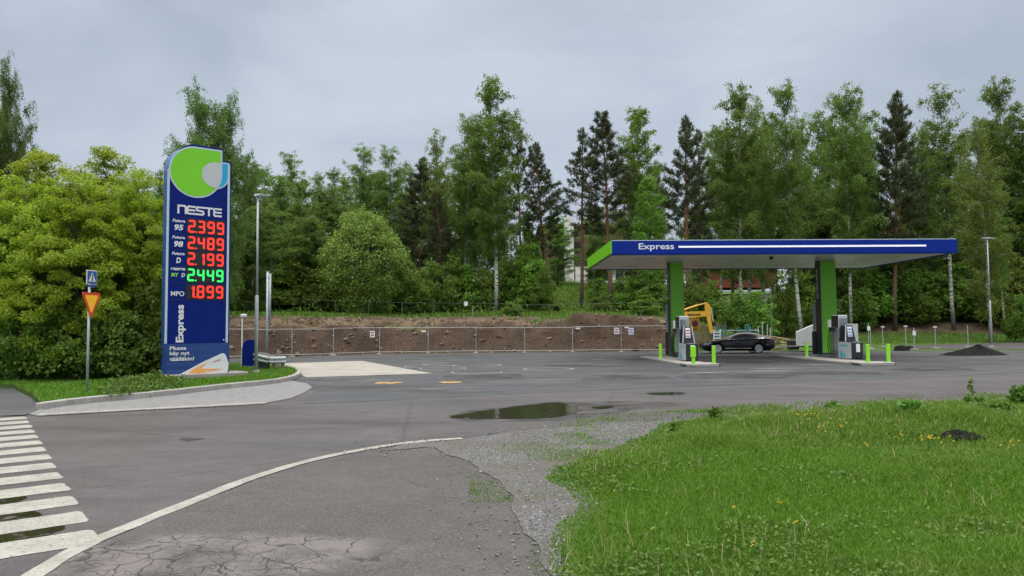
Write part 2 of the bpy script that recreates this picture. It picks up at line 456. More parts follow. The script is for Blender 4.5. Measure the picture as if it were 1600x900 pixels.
def brick_mat():
    t = NT('dark_brick'); tc = t.n('ShaderNodeTexCoord')
    br = t.n('ShaderNodeTexBrick', i_Scale=4.0); t.l(t.map(tc.outputs['Object'], (1, 1, 1), (math.pi / 2, 0, 0)), br.inputs['Vector'])
    br.inputs['Color1'].default_value = (0.105, 0.058, 0.040, 1); br.inputs['Color2'].default_value = (0.075, 0.042, 0.032, 1); br.inputs['Mortar'].default_value = (0.10, 0.085, 0.07, 1)
    t.col(br.outputs['Color']); t.b.inputs['Roughness'].default_value = 0.9
    return t.m
M['brick'] = brick_mat()
def bark_mat(name, pine):
    t = NT(name); tc = t.n('ShaderNodeTexCoord'); o = tc.outputs['Object']
    sx = t.n('ShaderNodeSeparateXYZ'); t.l(o, sx.inputs[0])
    if pine:
        n = t.noise(t.map(o, (6, 6, 1.4)), 2, 5)
        low = t.mix(n, (0.05, 0.038, 0.03), (0.12, 0.09, 0.07)); hi = t.mix(n, (0.15, 0.062, 0.028), (0.28, 0.125, 0.06))
        t.col(t.mix(t.rng(sx.outputs['Z'], 1.5, 9), low, hi))
    else:
        n = t.noise(t.map(o, (1.2, 1.2, 5)), 2.2, 4, 0.6)
        c = t.mix(t.rng(n, 0.50, 0.60), (0.42, 0.42, 0.39), (0.035, 0.033, 0.03))
        c = t.mix(t.rng(sx.outputs['Z'], 0.2, 3.0, 0.75, 0), c, (0.06, 0.055, 0.05))
        t.col(t.mix(t.rng(sx.outputs['Z'], 10.0, 17.0, 0, 0.6), c, (0.09, 0.07, 0.06)))
    t.b.inputs['Roughness'].default_value = 0.85
    t.bump(t.noise(t.map(o, (4, 4, 1)), 6, 4), 0.4, 0.03)
    return t.m
M['birch_bark'] = bark_mat('birch_bark', False)
M['pine_bark'] = bark_mat('pine_bark', True)
M['bark'] = mat('brown_bark', (0.06, 0.048, 0.036), 0.9, var=0.3, vscale=6, bump=0.4, bscale=12)
M['leaf_birch'] = leaf_mat('birch_leaf', (0.100, 0.182, 0.028), (0.178, 0.290, 0.056), 0.62)
M['leaf_birch_dark'] = leaf_mat('dark_birch_leaf', (0.090, 0.155, 0.028), (0.155, 0.245, 0.052), 0.62)  # slightly darker leaf green for the weeping, dark and far birches
M['leaf_fresh'] = leaf_mat('fresh_leaf', (0.105, 0.215, 0.022), (0.18, 0.31, 0.04), 0.45)
M['leaf_olive'] = leaf_mat('olive_spring_leaf', (0.115, 0.180, 0.026), (0.19, 0.26, 0.045), 0.52)
M['leaf_maple'] = leaf_mat('spring_maple_leaf', (0.192, 0.292, 0.014), (0.325, 0.43, 0.034), 0.60)
M['leaf_dome'] = leaf_mat('glossy_shrub_leaf', (0.115, 0.235, 0.028), (0.27, 0.43, 0.085), 0.34, 0.5, 0.25)
M['leaf_shrub'] = leaf_mat('undergrowth_leaf', (0.098, 0.175, 0.024), (0.175, 0.28, 0.048), 0.58)
M['needle'] = leaf_mat('pine_needle', (0.046, 0.064, 0.028), (0.098, 0.112, 0.052), 0.28, 0.6, 0.2)
M['needle_spruce'] = leaf_mat('spruce_needle', (0.016, 0.03, 0.015), (0.034, 0.05, 0.024), 0.1, 0.6, 0.2)
M['grass'] = leaf_mat('lawn_blade', (0.064, 0.155, 0.010), (0.148, 0.262, 0.028), 0.42, 0.5, 0.25)
M['grass_wild'] = leaf_mat('wild_grass_blade', (0.070, 0.140, 0.012), (0.165, 0.225, 0.040), 0.42, 0.55, 0.2)
M['weed'] = leaf_mat('weed_leaf', (0.065, 0.15, 0.018), (0.11, 0.22, 0.03), 0.3)
M['petal'] = mat('yellow_petal', (0.75, 0.52, 0.02), 0.6)
def ground_mat():
    t = NT('earth_and_turf'); p = t.pos()
    n1 = t.noise(p, 1.2, 6, 0.65); n2 = t.noise(p, 7.0, 6, 0.7)
    grass = t.mix(t.rng(n1, 0.35, 0.65), (0.036, 0.070, 0.014), (0.070, 0.110, 0.026))
    soil = t.mix(t.rng(n2, 0.3, 0.7), (0.026, 0.017, 0.012), (0.088, 0.059, 0.040))
    soil = t.mix(t.rng(t.noise(p, 0.8, 5, 0.7), 0.45, 0.62, 0, 0.6), soil, (0.030, 0.019, 0.012))
    dry = t.mix(t.rng(n2, 0.3, 0.7), (0.082, 0.058, 0.036), (0.195, 0.145, 0.096))
    grav = t.mix(t.rng(t.noise(p, 45, 3), 0.3, 0.7), (0.09, 0.085, 0.075), (0.24, 0.235, 0.225))
    A = lambda nm: t.n('ShaderNodeAttribute', attribute_name=nm).outputs['Fac']
    n3 = t.noise(p, 0.55, 6, 0.7)
    c = t.mix(A('soil'), grass, soil); c = t.mix(t.math('MULTIPLY', A('dry'), t.rng(n3, 0.40, 0.56, 0.0, 1)), c, dry); c = t.mix(A('gravel'), c, grav)
    t.col(c); t.b.inputs['Roughness'].default_value = 0.95; t.b.inputs['Specular IOR Level'].default_value = 0.15
    t.bump(n2, 0.7, 0.08)
    return t.m
M['ground'] = ground_mat()
CRK = G(330, 868)
M['road'] = asphalt('road_asphalt', (0.042, 0.037, 0.037), (0.076, 0.068, 0.068), wet=0.3, wetlo=0.42, spk=0.3, streak=0.6, rot=0.15)
M['forecourt'] = asphalt('forecourt_asphalt', (0.026, 0.0275, 0.031), (0.068, 0.069, 0.075), wet=0.7, wetlo=0.30, spk=0.2, streak=0.75, rot=0.0)
M['footpath'] = asphalt('path_asphalt', (0.044, 0.038, 0.036), (0.072, 0.064, 0.061), wet=0.0, wetlo=0.6, crack=(CRK[0], CRK[1], 1.5, 0.62), spk=0.45, streak=0.12, rot=0.6)
M['patch'] = asphalt('fresh_tarmac', (0.045, 0.047, 0.052), (0.07, 0.072, 0.078), wet=0.3, wetlo=0.5, spk=0.1)
M['slab'] = mat('pale_concrete_slab', (0.25, 0.235, 0.205), 0.85, var=0.22, vscale=0.8, bump=0.15, bscale=40)
def paving_mat():
    t = NT('granite_setts'); p = t.pos()
    br = t.n('ShaderNodeTexBrick', i_Scale=3.2); t.l(t.map(p, (1, 1, 1), (0, 0, math.radians(-32))), br.inputs['Vector'])
    br.inputs['Color1'].default_value = (0.19, 0.19, 0.193, 1); br.inputs['Color2'].default_value = (0.12, 0.12, 0.124, 1); br.inputs['Mortar'].default_value = (0.06, 0.06, 0.055, 1)
    br.inputs['Mortar Size'].default_value = 0.03
    c = t.mix(t.rng(t.noise(p, 5, 5), 0.35, 0.7, 0, 0.5), br.outputs['Color'], (0.22, 0.22, 0.22))
    t.col(c); t.b.inputs['Roughness'].default_value = 0.7; t.bump(br.outputs['Fac'], -0.5, 0.01)
    return t.m
M['paving'] = paving_mat()
def water_mat():
    t = NT('puddle_water')
    t.b.inputs['Base Color'].default_value = (0.020, 0.019, 0.016, 1); t.b.inputs['Roughness'].default_value = 0.02
    t.b.inputs['IOR'].default_value = 1.33; t.b.inputs['Specular IOR Level'].default_value = 0.5
    t.bump(t.noise(t.pos(), 6, 4), 0.16, 0.012)
    return t.m
M['water'] = water_mat()
def wet_mat():
    t = NT('wet_asphalt'); p = t.pos()
    t.b.inputs['Base Color'].default_value = (0.035, 0.032, 0.029, 1)
    t.rough(t.rng(t.noise(p, 7, 4), 0.3, 0.7, 0.12, 0.45)); t.bump(t.noise(p, 70, 3), 0.3, 0.01)
    tr = t.n('ShaderNodeBsdfTransparent'); mx = t.n('ShaderNodeMixShader')
    t.l(t.rng(t.noise(t.map(p, (0.5, 1.3, 1)), 2.0, 7, 0.72), 0.43, 0.66, 0.0, 0.75), mx.inputs[0]); t.l(tr.outputs[0], mx.inputs[1]); t.l(t.b.outputs[0], mx.inputs[2])
    t.l(mx.outputs[0], t.t.nodes['Material Output'].inputs['Surface'])
    return t.m
M['wet'] = wet_mat()
def film_mat(name, col, rough, lo, hi, sc):
    t = NT(name); p = t.pos()
    t.b.inputs['Base Color'].default_value = (*col, 1); t.b.inputs['IOR'].default_value = 1.33; t.b.inputs['Roughness'].default_value = rough
    t.bump(t.noise(p, 7, 4), 0.16, 0.012)
    tr = t.n('ShaderNodeBsdfTransparent'); mx = t.n('ShaderNodeMixShader')
    t.l(t.rng(t.noise(p, sc, 7, 0.7), lo, hi, 0.0, 1.0), mx.inputs[0]); t.l(tr.outputs[0], mx.inputs[1]); t.l(t.b.outputs[0], mx.inputs[2])
    t.l(mx.outputs[0], t.t.nodes['Material Output'].inputs['Surface'])
    return t.m
M['wet_dark'] = film_mat('standing_water_film', (0.014, 0.012, 0.009), 0.08, 0.34, 0.52, 5.0)
M['water'] = film_mat('puddle_water', (0.026, 0.023, 0.018), 0.03, 0.33, 0.43, 2.2)

# ------------------------------------------------------------------ terrain
def fence_y(X): return np.interp(X, [-60, -30, -17, -13, -8.6, -5, 10, 100], [34, 36, 40.6, 43.8, 47.6, 48.4, 48.6, 48.6])
def bank_foot(X):
    X = np.asarray(X, float)
    return fence_y(X) + 0.9 + 17.5 * sst(10.5, 27, X)
def hill(X, Y):
    X = np.asarray(X, float); Y = np.asarray(Y, float)
    w = sst(10.5, 22, X)                          # 0: dug mound on the left, 1: grassy slope on the right
    t = Y - bank_foot(X)
    n = fbm(X * 0.28, Y * 0.28, 3, 4); nf = fbm(X * 1.1, Y * 1.1, 9, 4)
    m = 1.75 * sst(0, 2.6, t) + 0.95 * sst(4, 14, t) + n * 1.4 * sst(0.5, 2.5, t) * (1 - sst(6, 12, t)) + (nf * 0.75 + fbm(X * 2.1, Y * 2.1, 15, 3) * 0.45) * sst(0.1, 1.2, t) * (1 - sst(8, 12, t))
    m = m + 0.75 * sst(1.5, 5, X) * sst(0.3, 2.5, t) * (1 - sst(3.5, 6, t))
    r = 0.9 * sst(1, 9, t) + 1.1 * sst(8, 12.5, t) + n * 0.5 * sst(1, 6, t) + nf * 0.25 * sst(8, 10, t)
    h = m * (1 - w) + r * w
    h = h + 4.6 * sst(14, 50, t) + 3.5 * sst(45, 120, t)
    h = h * sst(-70, -24, X) * 1.0 + 0.0
    h = h * (1 - 0.88 * np.exp(-((X - 11.6) / 1.9) ** 2 - ((Y - 54) / 2.0) ** 2))
    return h
def soil_masks(X, Y):
    w = sst(10.5, 20, X); t = Y - bank_foot(X); n = fbm(X * 0.5, Y * 0.5, 21, 4)
    left = sst(-0.6, 0.2, t) * (1 - sst(10.5, 12.5, t + n * 4))
    dryl = sst(2.6, 5.0, t + n * 3)
    right = sst(6.5, 8.5, t + n * 3) * (1 - sst(12, 14, t + n * 3))
    soil = left * (1 - w) + right * w
    dry = np.clip(left * dryl * (1 - w) + right * w * 0.6, 0, 1)
    tuft = sst(0.16, 0.24, fbm(X * 0.35, Y * 0.6, 33, 3)) * sst(2.5, 4, t)
    return soil * (1 - tuft), dry * (1 - tuft)
def axis(segs):
    out = []
    for a, b, s in segs: out += list(np.arange(a, b, s))
    return np.array(out + [segs[-1][1]])
gx = axis([(-900, -120, 60), (-120, -40, 8), (-40, -26, 0.6), (-26, 30, 0.24), (30, 60, 0.5), (60, 130, 5), (130, 900, 70)])
gy = axis([(-120, -10, 20), (-10, 36, 2.0), (36, 43, 0.5), (43, 60, 0.2), (60, 84, 0.6), (84, 170, 4), (170, 1200, 90)])
GX, GY = np.meshgrid(gx, gy)
GZ = hill(GX, GY)
nx, ny = len(gx), len(gy)
V = np.stack([GX, GY, GZ], -1).reshape(-1, 3)
idx = np.arange(nx * ny).reshape(ny, nx)
Fq = np.stack([idx[:-1, :-1], idx[:-1, 1:], idx[1:, 1:], idx[1:, :-1]], -1).reshape(-1, 4)
me = big_mesh('ground', V, Fq, M['ground'], True)
s_, d_ = soil_masks(V[:, 0], V[:, 1])
flat = 1 - sst(-1.2, 0.0, V[:, 1] - bank_foot(V[:, 0]))
wet_left = sst(-9.0, -13.0, V[:, 0])
for nm, arr in (('soil', s_), ('dry', d_), ('gravel', flat * (1 - wet_left) * 0.0)):
    a = me.attributes.new(nm, 'FLOAT', 'POINT'); a.data.foreach_set('value', arr.astype(np.float32))
tag(link('ground', me), 'grassy and bare earth terrain rising to the wood', 'ground', kind='structure')
def gz(x, y): return float(hill(np.array([x]), np.array([y]))[0])

def smooth_poly(pts, n=6, closed=True):
    P = [Vector((p[0], p[1], 0)) for p in pts]; out = []; N = len(P)
    for i in range(N if closed else N - 1):
        p0, p1, p2, p3 = (P[(i - 1) % N], P[i], P[(i + 1) % N], P[(i + 2) % N]) if closed else (P[max(i - 1, 0)], P[i], P[i + 1], P[min(i + 2, N - 1)])
        for k in range(n):
            t = k / n
            q = 0.5 * ((2 * p1) + (p2 - p0) * t + (2 * p0 - 5 * p1 + 4 * p2 - p3) * t * t + (3 * p1 - p0 - 3 * p2 + p3) * t ** 3)
            out.append((q.x, q.y))
    if not closed: out.append((P[-1].x, P[-1].y))
    return out
def dense(pts, step=0.4, closed=True):
    out = []; N = len(pts)
    for i in range(N if closed else N - 1):
        a, b = Vector(pts[i]), Vector(pts[(i + 1) % N]); n = max(1, int((b - a).length / step))
        out += [tuple(a.lerp(b, k / n)) for k in range(n)]
    if not closed: out.append(tuple(pts[-1]))
    return out
def jit(pts, amp, sc_=1.5, seed=0):
    return [(p[0] + amp * 2 * float(fbm(p[0] * sc_, p[1] * sc_, seed, 4)), p[1] + amp * 2 * float(fbm(p[0] * sc_, p[1] * sc_, seed + 50, 4))) for p in pts]
def sheet(name, pts, z, m, label=None, cat=None, kind='structure'):
    mb = MB(); mb.poly([(p[0], p[1], z) for p in pts])
    return tag(mb.build(name, m), label, cat or name.replace('_', ' '), kind=kind)

# road (everything drivable), forecourt, footpath
road_edge_r = [G(u, v) for u, v in ((720, 689), (860, 668), (1000, 662), (1120, 652), (1300, 640), (1450, 630), (1600, 622), (1760, 613))]
road_pts = [(-40, -18), (-3.0, -18), (2.0, -3), (0.55, 4.2), (0.9, 6.5)] + [G(900, 740), G(1000, 690)] + road_edge_r[2:] + [(40, 21), (60, 24), (60, 40), (34, 46), (20, 44), (-12, 38), (-14, 28), (-30, 22)]
sheet('road', jit(dense(road_pts, 0.3), 0.06, 2, 5), 0.004, M['road'], 'worn pinkish grey asphalt road', 'road')
fc = [G(495, 606), G(470, 632), G(590, 627), G(700, 621), G(850, 614), G(1000, 607), G(1300, 596), G(1600, 583), (40, 26), (50, 36), (37, 44.6), (27, 46), (20, 47.5), (14, 49)] + [(x, float(fence_y(x)) + 0.55) for x in (9, 3, -3, -9, -15, -21)] + [(-22, 33), (-11, 31), (-9.2, 26.5)]
sheet('forecourt', jit(dense(fc, 0.5), 0.12, 1, 8), 0.008, M['forecourt'], 'dark damp asphalt forecourt of the filling station', 'forecourt')
fp = [G(60, 905), G(130, 860), G(300, 789), G(400, 751), G(500, 723), G(600, 704), G(680, 697), G(740, 722), G(790, 752), G(810, 780), G(822, 830), G(850, 870), G(862, 905), (0.5, 3.0), (-2.5, 3.0)]
sheet('footpath', jit(dense(fp, 0.15), 0.03, 3, 4), 0.008, M['footpath'], 'cracked asphalt footpath in the foreground', 'footpath')
sheet('tarmac_ramp', jit(dense([G(-80, 612), G(20, 607), G(48, 622), G(62, 640), G(40, 650), G(-80, 655)], 0.3), 0.05, 2, 3), 0.022, M['patch'], 'fresh dark tarmac ramp at the crossing', 'ramp')
sheet('concrete_slab', dense([G(440, 568), G(566, 564.3), G(676, 584), G(478, 590)], 0.5), 0.014, M['slab'], 'pale concrete slab set in the forecourt', 'slab')
sheet('far_path', dense([G(1400, 543.5), G(1480, 546), G(1600, 546), G(1760, 545), G(1760, 533.5), G(1600, 534.8), G(1500, 537.5), G(1430, 540)], 0.8), 0.02, M['road'], 'pale road passing beyond the filling station', 'road')
# paved strip and kerb round the verge
kerb_px = [(60, 641), (105, 634), (160, 628), (250, 620), (350, 608), (420, 601), (452, 595), (466, 588), (462, 580), (440, 575)]
kerb_g = [(-12.6, 11.0)] * 0 + [G(u, v) for u, v in kerb_px]
pav_px = [(40, 647), (60, 641), (105, 634), (160, 628), (250, 620), (350, 608), (420, 601), (452, 595), (480, 600), (488, 606), (478, 613), (455, 623), (415, 631), (300, 637), (180, 643), (60, 651)]
sheet('paved_strip', dense([G(u, v) for u, v in pav_px], 0.4), 0.016, M['paving'], 'grey stone sett paving beside the kerb', 'paving')
mb = MB()
ks = smooth_poly(kerb_g, 8, False)
def kerb_run(mb, pts, w, h, L, gap=0.012, z0=0.0):
    pts = [Vector((p[0], p[1], 0)) for p in pts]
    acc = [0]
    for a, b in zip(pts, pts[1:]): acc.append(acc[-1] + (b - a).length)
    def at(s):
        s = min(max(s, 0), acc[-1])
        for i in range(len(pts) - 1):
            if s <= acc[i + 1]: return pts[i].lerp(pts[i + 1], (s - acc[i]) / max(1e-6, acc[i + 1] - acc[i]))
        return pts[-1]
    s = 0
    while s < acc[-1] - 0.1:
        a, b = at(s + gap / 2), at(min(s + L - gap / 2, acc[-1]))
        d = b - a; R = Matrix.Rotation(math.atan2(d.y, d.x), 3, 'Z')
        mb.box((*(a.lerp(b, .5)).xy, z0 + h / 2), (d.length, w, h), R, 0.018); s += L
kerb_run(mb, ks, 0.17, 0.15, 0.95)
tag(mb.build('kerb', M['kerb']), 'pale kerb stones edging the grass verge', 'kerb', kind='structure')
low = [G(u, v) for u, v in ((60, 651), (180, 644), (300, 638), (415, 632))]
mb = MB(); kerb_run(mb, low, 0.12, 0.05, 1.0, 0.006)
tag(mb.build('flush_kerb', M['kerb']), 'low flush kerb between paving and road', 'kerb', kind='structure')
verge = ks[2:] + [(-11.5, 32.5), (-18, 34), (-34, 30), (-34, 13), G(-60, 604), G(20, 607), G(50, 622), G(68, 640)]
mb = MB()
vp = dense(verge, 0.5)
mb.prism(vp, lambda a, b: (a, b, 0.11), lambda a, b: (a, b, -0.02))
verge_o = mb.build('verge', M['ground'])
tag(verge_o, 'grassy verge under the price pylon', 'verge', kind='structure')

# painted lines
mb = MB()
for k in range(16):
    e = Vector(G(152, 838)).lerp(Vector(G(45, 659.5)), k / 12.0)
    d = (Vector(G(-40, 869)) - Vector(G(152, 838))).normalized(); nrm = Vector((-d.y, d.x))
    hw = 0.235
    pts = dense([e - nrm * hw + d * .03, e - nrm * (hw - .05), e + nrm * (hw - .05), e + nrm * hw + d * .03, e + d * 4.2 + nrm * hw, e + d * 4.2 - nrm * hw], 0.10)
    mb.poly([(p[0], p[1], 0.0085) for p in jit([tuple(p) for p in pts], 0.016, 6, 11 + k)])
tag(mb.build('crossing_stripes', M['paint_white']), 'white zebra crossing stripes on the road', 'road marking', kind='structure')
el = smooth_poly([G(u, v) for u, v in ((20, 925), (60, 896), (130, 855), (215, 819), (300, 785), (400, 746), (500, 717), (600, 698), (665, 690), (722, 686))], 14, False)
mb = MB(); L, R_ = [], []
for i, p in enumerate(el):
    d = (Vector(el[min(i + 1, len(el) - 1)]) - Vector(el[max(i - 1, 0)])).normalized()
    w = 0.075 * (1 + 0.3 * float(fbm(p[0] * 3, p[1] * 3, 2, 3)))
    L.append((p[0] - d.y * w, p[1] + d.x * w, 0.0125)); R_.append((p[0] + d.y * w * (1 + 0.25 * float(fbm(p[0] * 5, p[1] * 5, 7, 3))), p[1] - d.x * w, 0.0125))
mb.add(L + R_, [(i, i + 1, len(L) + i + 1, len(L) + i) for i in range(len(L) - 1)])
tag(mb.build('edge_line', M['paint_white']), 'curved white edge line between road and footpath', 'road marking', kind='structure')
# rings and worn marks round the tank covers, painted covers
def ellip(c, rx, ry, n=40, a=0.0):
    return [(c[0] + rx * math.cos(t) * math.cos(a) - ry * math.sin(t) * math.sin(a), c[1] + rx * math.cos(t) * math.sin(a) + ry * math.sin(t) * math.cos(a)) for t in [2 * math.pi * k / n for k in range(n)]]
mb = MB()
for (u, v, r, a0, a1) in ((668, 573, 0.95, 0.2, 5.6), (692, 576, 0.9, 3.0, 7.5), (745, 571, 1.05, 0.0, 6.28), (745, 582, 0.9, 2.9, 6.5), (857, 577, 0.95, 0.0, 6.28), (690, 570, .8, 1, 4)):
    c = G(u, v); n = 40
    inn = []; out = []
    for k in range(n + 1):
        t = a0 + (a1 - a0) * k / n; w = 0.045 * (1 + 0.8 * float(fbm(t * 2, r, 5, 2)))
        inn.append((c[0] + (r - w) * math.cos(t), c[1] + (r - w) * math.sin(t), 0.0125)); out.append((c[0] + (r + w) * math.cos(t), c[1] + (r + w) * math.sin(t), 0.0125))
    mb.add(inn + out, [(i, i + 1, n + 2 + i, n + 1 + i) for i in range(n)])
for (u, v, l, a) in ((1215, 576, 2.2, 0.1), (1205, 580, 1.6, -0.1), (1280, 570, 1.4, 0.0), (1100, 583, 1.5, 0.05), (940, 562, 1.2, 0.0)):
    c = G(u, v)
    mb.poly([(p[0], p[1], 0.0125) for p in jit(ellip(c, l / 2, 0.10, 40, a), 0.05, 3, 9)])
tag(mb.build('forecourt_markings', M['paint_white']), 'worn white rings painted round the tank covers', 'road marking', kind='structure')
for (u, v, r, mm, lab) in ((607, 599, 0.40, 'paint_yellow', 'yellow painted tank cover beside the concrete slab'), (703, 598, 0.36, 'paint_yellow', 'yellow painted tank cover right of its twin'), (678, 609.5, 0.35, 'iron', 'black iron manhole cover in the forecourt')):
    c = G(u, v); mb = MB()
    mb.tube([(c[0], c[1], 0.0), (c[0], c[1], 0.018)], r, 28)
    o = mb.build('manhole_cover', M[mm]); tag(o, lab, 'manhole cover')
# puddles
def puddle(name, pts, z, amp, label, seed=1):
    return sheet(name, jit(dense(smooth_poly(pts, 6), 0.08), amp, 1.4, seed), z, M['water'], label, 'puddle')
puddle('puddle', [G(u, v) for u, v in ((702, 653), (760, 642), (820, 634), (865, 629.5), (893, 633), (905, 640), (890, 649), (850, 654), (780, 655))], 0.0125, 0.10, 'wide dark puddle mirroring the trees')
puddle('puddle', [G(u, v) for u, v in ((925, 637), (945, 635), (962, 635.5), (955, 638), (938, 639.5))], 0.0125, 0.10, 'thin puddle trailing off the wide one', 4)
puddle('puddle', [G(u, v) for u, v in ((1010, 615), (1040, 613.5), (1075, 614.5), (1060, 617), (1025, 617.5))], 0.0125, 0.12, 'small puddle on the road before the pumps', 6)
sheet('wet_patch', jit(dense(smooth_poly([G(u, v) for u, v in ((690, 655), (760, 639), (840, 630), (900, 627), (1010, 628), (1080, 632), (1000, 640), (920, 655), (820, 659))], 6), 0.12), 0.16, 1.3, 2), 0.0105, M['wet'], 'damp margin round the puddle', 'wet patch')
def wetp(px, seed, label):
    sheet('wet_patch', jit(dense(smooth_poly([G(u, v) for u, v in px], 6), 0.06), 0.16, 2.4, seed), 0.0072, M['wet'] if seed == 15 else M['wet_dark'], label, 'wet patch')
wetp(((-60, 776), (-10, 774), (38, 776), (42, 782), (10, 790), (-60, 792)), 12, 'dark wet patch between two crossing stripes')
wetp(((-60, 806), (20, 802), (70, 800), (60, 808), (10, 815), (-60, 818)), 13, 'dark wet strip between nearer crossing stripes')
wetp(((-60, 835), (20, 828), (88, 823), (90, 834), (40, 846), (-60, 858)), 14, 'dark wet strip above the nearest crossing stripe')
for q, (u, v, w_, h_) in enumerate(((760, 588, 60, 3.5), (980, 590, 80, 4), (1150, 588, 90, 4), (1300, 583, 70, 3), (900, 572, 60, 2.5), (1450, 577, 70, 3), (1180, 566, 40, 2))):
    sheet('wet_patch', jit(dense(smooth_poly([G(u + w_ * math.cos(a), v + h_ * math.sin(a)) for a in [6.283 * k / 12 for k in range(12)]], 4), 0.25), 0.9, 0.7, 20 + q), 0.0115, M['wet'], 'irregular damp dark stain on the asphalt', 'wet patch')
wetp(((280, 687), (300, 684), (312, 687), (296, 691)), 15, 'small dark oil spot on the road')

# ------------------------------------------------------------------ lawn, gravel, grass
rng = np.random.default_rng(7)
def inside(poly, x, y):
    r = np.zeros(len(x), bool); n = len(poly)
    for i in range(n):
        x0, y0 = poly[i]; x1, y1 = poly[(i + 1) % n]
        c = ((y0 > y) != (y1 > y)) & (x < (x1 - x0) * (y - y0) / ((y1 - y0) or 1e-9) + x0)
        r ^= c
    return r
def edge_dist(poly, x, y):
    d = np.full(len(x), 1e9); n = len(poly)
    for i in range(n):
        ax, ay = poly[i]; bx, by = poly[(i + 1) % n]
        vx, vy = bx - ax, by - ay; L2 = vx * vx + vy * vy + 1e-12
        t = np.clip(((x - ax) * vx + (y - ay) * vy) / L2, 0, 1)
        d = np.minimum(d, np.hypot(x - ax - vx * t, y - ay - vy * t))
    return d
lawn_poly = [G(u, v) for u, v in ((862, 912), (855, 866), (868, 826), (905, 796), (890, 770), (850, 752), (868, 733), (900, 722), (950, 705), (1010, 682), (1035, 664), (1120, 656), (1300, 644), (1450, 633), (1600, 625), (1780, 615))] + [(30, 17), (30, 2), (4, 2), (0.8, 3.2)]
def lawn_z(x, y):
    d = edge_dist(lawn_poly, x, y)
    s = 0.22 * fbm(x * 0.35, y * 0.35, 14, 3) + 0.10
    s = s + 0.10 * np.exp(-((x - 7) ** 2 / 9 + (y - 12.5) ** 2 / 3)) - 0.12 * np.exp(-(((y - 9.3) - (x - 6) * -0.12) ** 2 / 0.35)) * sst(3.2, 5, x)
    return 0.02 + np.clip(s, 0.0, 0.5) * sst(0, 1.8, d)
lx, ly = np.arange(0.2, 30, 0.16), np.arange(2.4, 18, 0.16)
LX, LY = np.meshgrid(lx, ly); ins = inside(lawn_poly, LX.ravel(), LY.ravel()).reshape(LX.shape)
LZ = np.where(ins, lawn_z(LX.ravel(), LY.ravel()).reshape(LX.shape), -0.05)
ii = np.arange(LX.size).reshape(LX.shape)
keep = (ins[:-1, :-1].astype(int) + ins[1:, :-1] + ins[:-1, 1:] + ins[1:, 1:]) >= 3
Fq = np.stack([ii[:-1, :-1][keep], ii[:-1, 1:][keep], ii[1:, 1:][keep], ii[1:, :-1][keep]], -1)
LZ = np.where(ins, LZ, 0.012)
tag(link('lawn_ground', big_mesh('lawn_ground', np.stack([LX, LY, LZ], -1).reshape(-1, 3), Fq, M['ground'], True)), 'turf soil under the foreground lawn', 'lawn', kind='structure')
gravel_poly = [G(u, v) for u, v in ((590, 706), (640, 694), (722, 688.5), (800, 676), (860, 670), (1000, 661), (1120, 652), (1300, 640), (1450, 630), (1620, 621))] + [G(u, v) for u, v in ((1600, 632), (1300, 652), (1100, 668), (1060, 690), (960, 740), (930, 800), (890, 850), (885, 905), (856, 905), (845, 872), (815, 832), (805, 784), (785, 756), (735, 726), (675, 700))]
def gravel_mat():
    t = NT('loose_gravel'); p = t.pos()
    v = t.n('ShaderNodeTexVoronoi', i_Scale=55.0); t.l(p, v.inputs['Vector'])
    sp = t.n('ShaderNodeSeparateColor'); t.l(v.outputs['Color'], sp.inputs[0])
    c = t.mix(sp.outputs[0], (0.036, 0.036, 0.037), (0.130, 0.130, 0.131))
    c = t.mix(t.rng(t.noise(p, 0.9, 5, 0.65), 0.38, 0.58, 0, 0.8), c, (0.062, 0.053, 0.042))
    t.col(c); t.b.inputs['Roughness'].default_value = 0.85
    t.bump(v.outputs['Distance'], -0.9, 0.02)
    return t.m
M['gravel'] = gravel_mat()
sheet('gravel_shoulder', jit(dense(gravel_poly, 0.1), 0.10, 2.5, 9), 0.0155, M['gravel'], 'loose grey gravel between path and lawn', 'gravel')

# gravel stones
def stones_mesh(name, P, size, m, rng):
    n = len(P)
    base = np.array([(1, 0, -.3), (-.3, .9, -.3), (-.5, -.8, -.3), (.2, .1, .75), (.75, .55, .3), (-.8, .1, .35)])
    Fb = np.array([(0, 4, 3), (4, 1, 3), (1, 5, 3), (5, 2, 3), (2, 0, 3), (0, 1, 4), (1, 2, 5)])
    a = rng.uniform(0, 2 * np.pi, n); ca, sa = np.cos(a), np.sin(a)
    B = base[None] * (1 + rng.uniform(-.3, .3, (n, 6, 3))) * size[:, None, None]
    X = B[..., 0] * ca[:, None] - B[..., 1] * sa[:, None]; Y = B[..., 0] * sa[:, None] + B[..., 1] * ca[:, None]
    V = np.stack([X, Y, B[..., 2] * 0.8], -1) + P[:, None, :]
    return big_mesh(name, V.reshape(-1, 3), (Fb[None] + (np.arange(n) * 6)[:, None, None]).reshape(-1, 3), m)
def stone_mat():
    t = NT('grey_stone'); g = t.n('ShaderNodeNewGeometry')
    t.col(t.mix(g.outputs['Random Per Island'], (0.045, 0.046, 0.048), (0.19, 0.19, 0.192))); t.b.inputs['Roughness'].default_value = 0.8
    return t.m
M['stone_i'] = stone_mat()
def scatter(poly, n, rng, bounds=None):
    xs = [p[0] for p in poly]; ys = [p[1] for p in poly]
    b = bounds or (min(xs), max(xs), min(ys), max(ys))
    x = rng.uniform(b[0], b[1], n); y = rng.uniform(b[2], b[3], n)
    k = inside(poly, x, y)
    return x[k], y[k]
x, y = scatter(gravel_poly, 60000, rng, (-3.5, 6, 4.4, 13))
den = sst(-0.10, 0.18, fbm(x * 0.9, y * 0.9, 40, 4)) * sst(0.0, 0.3, edge_dist(gravel_poly, x, y) + 0.1 * rng.random(len(x)))
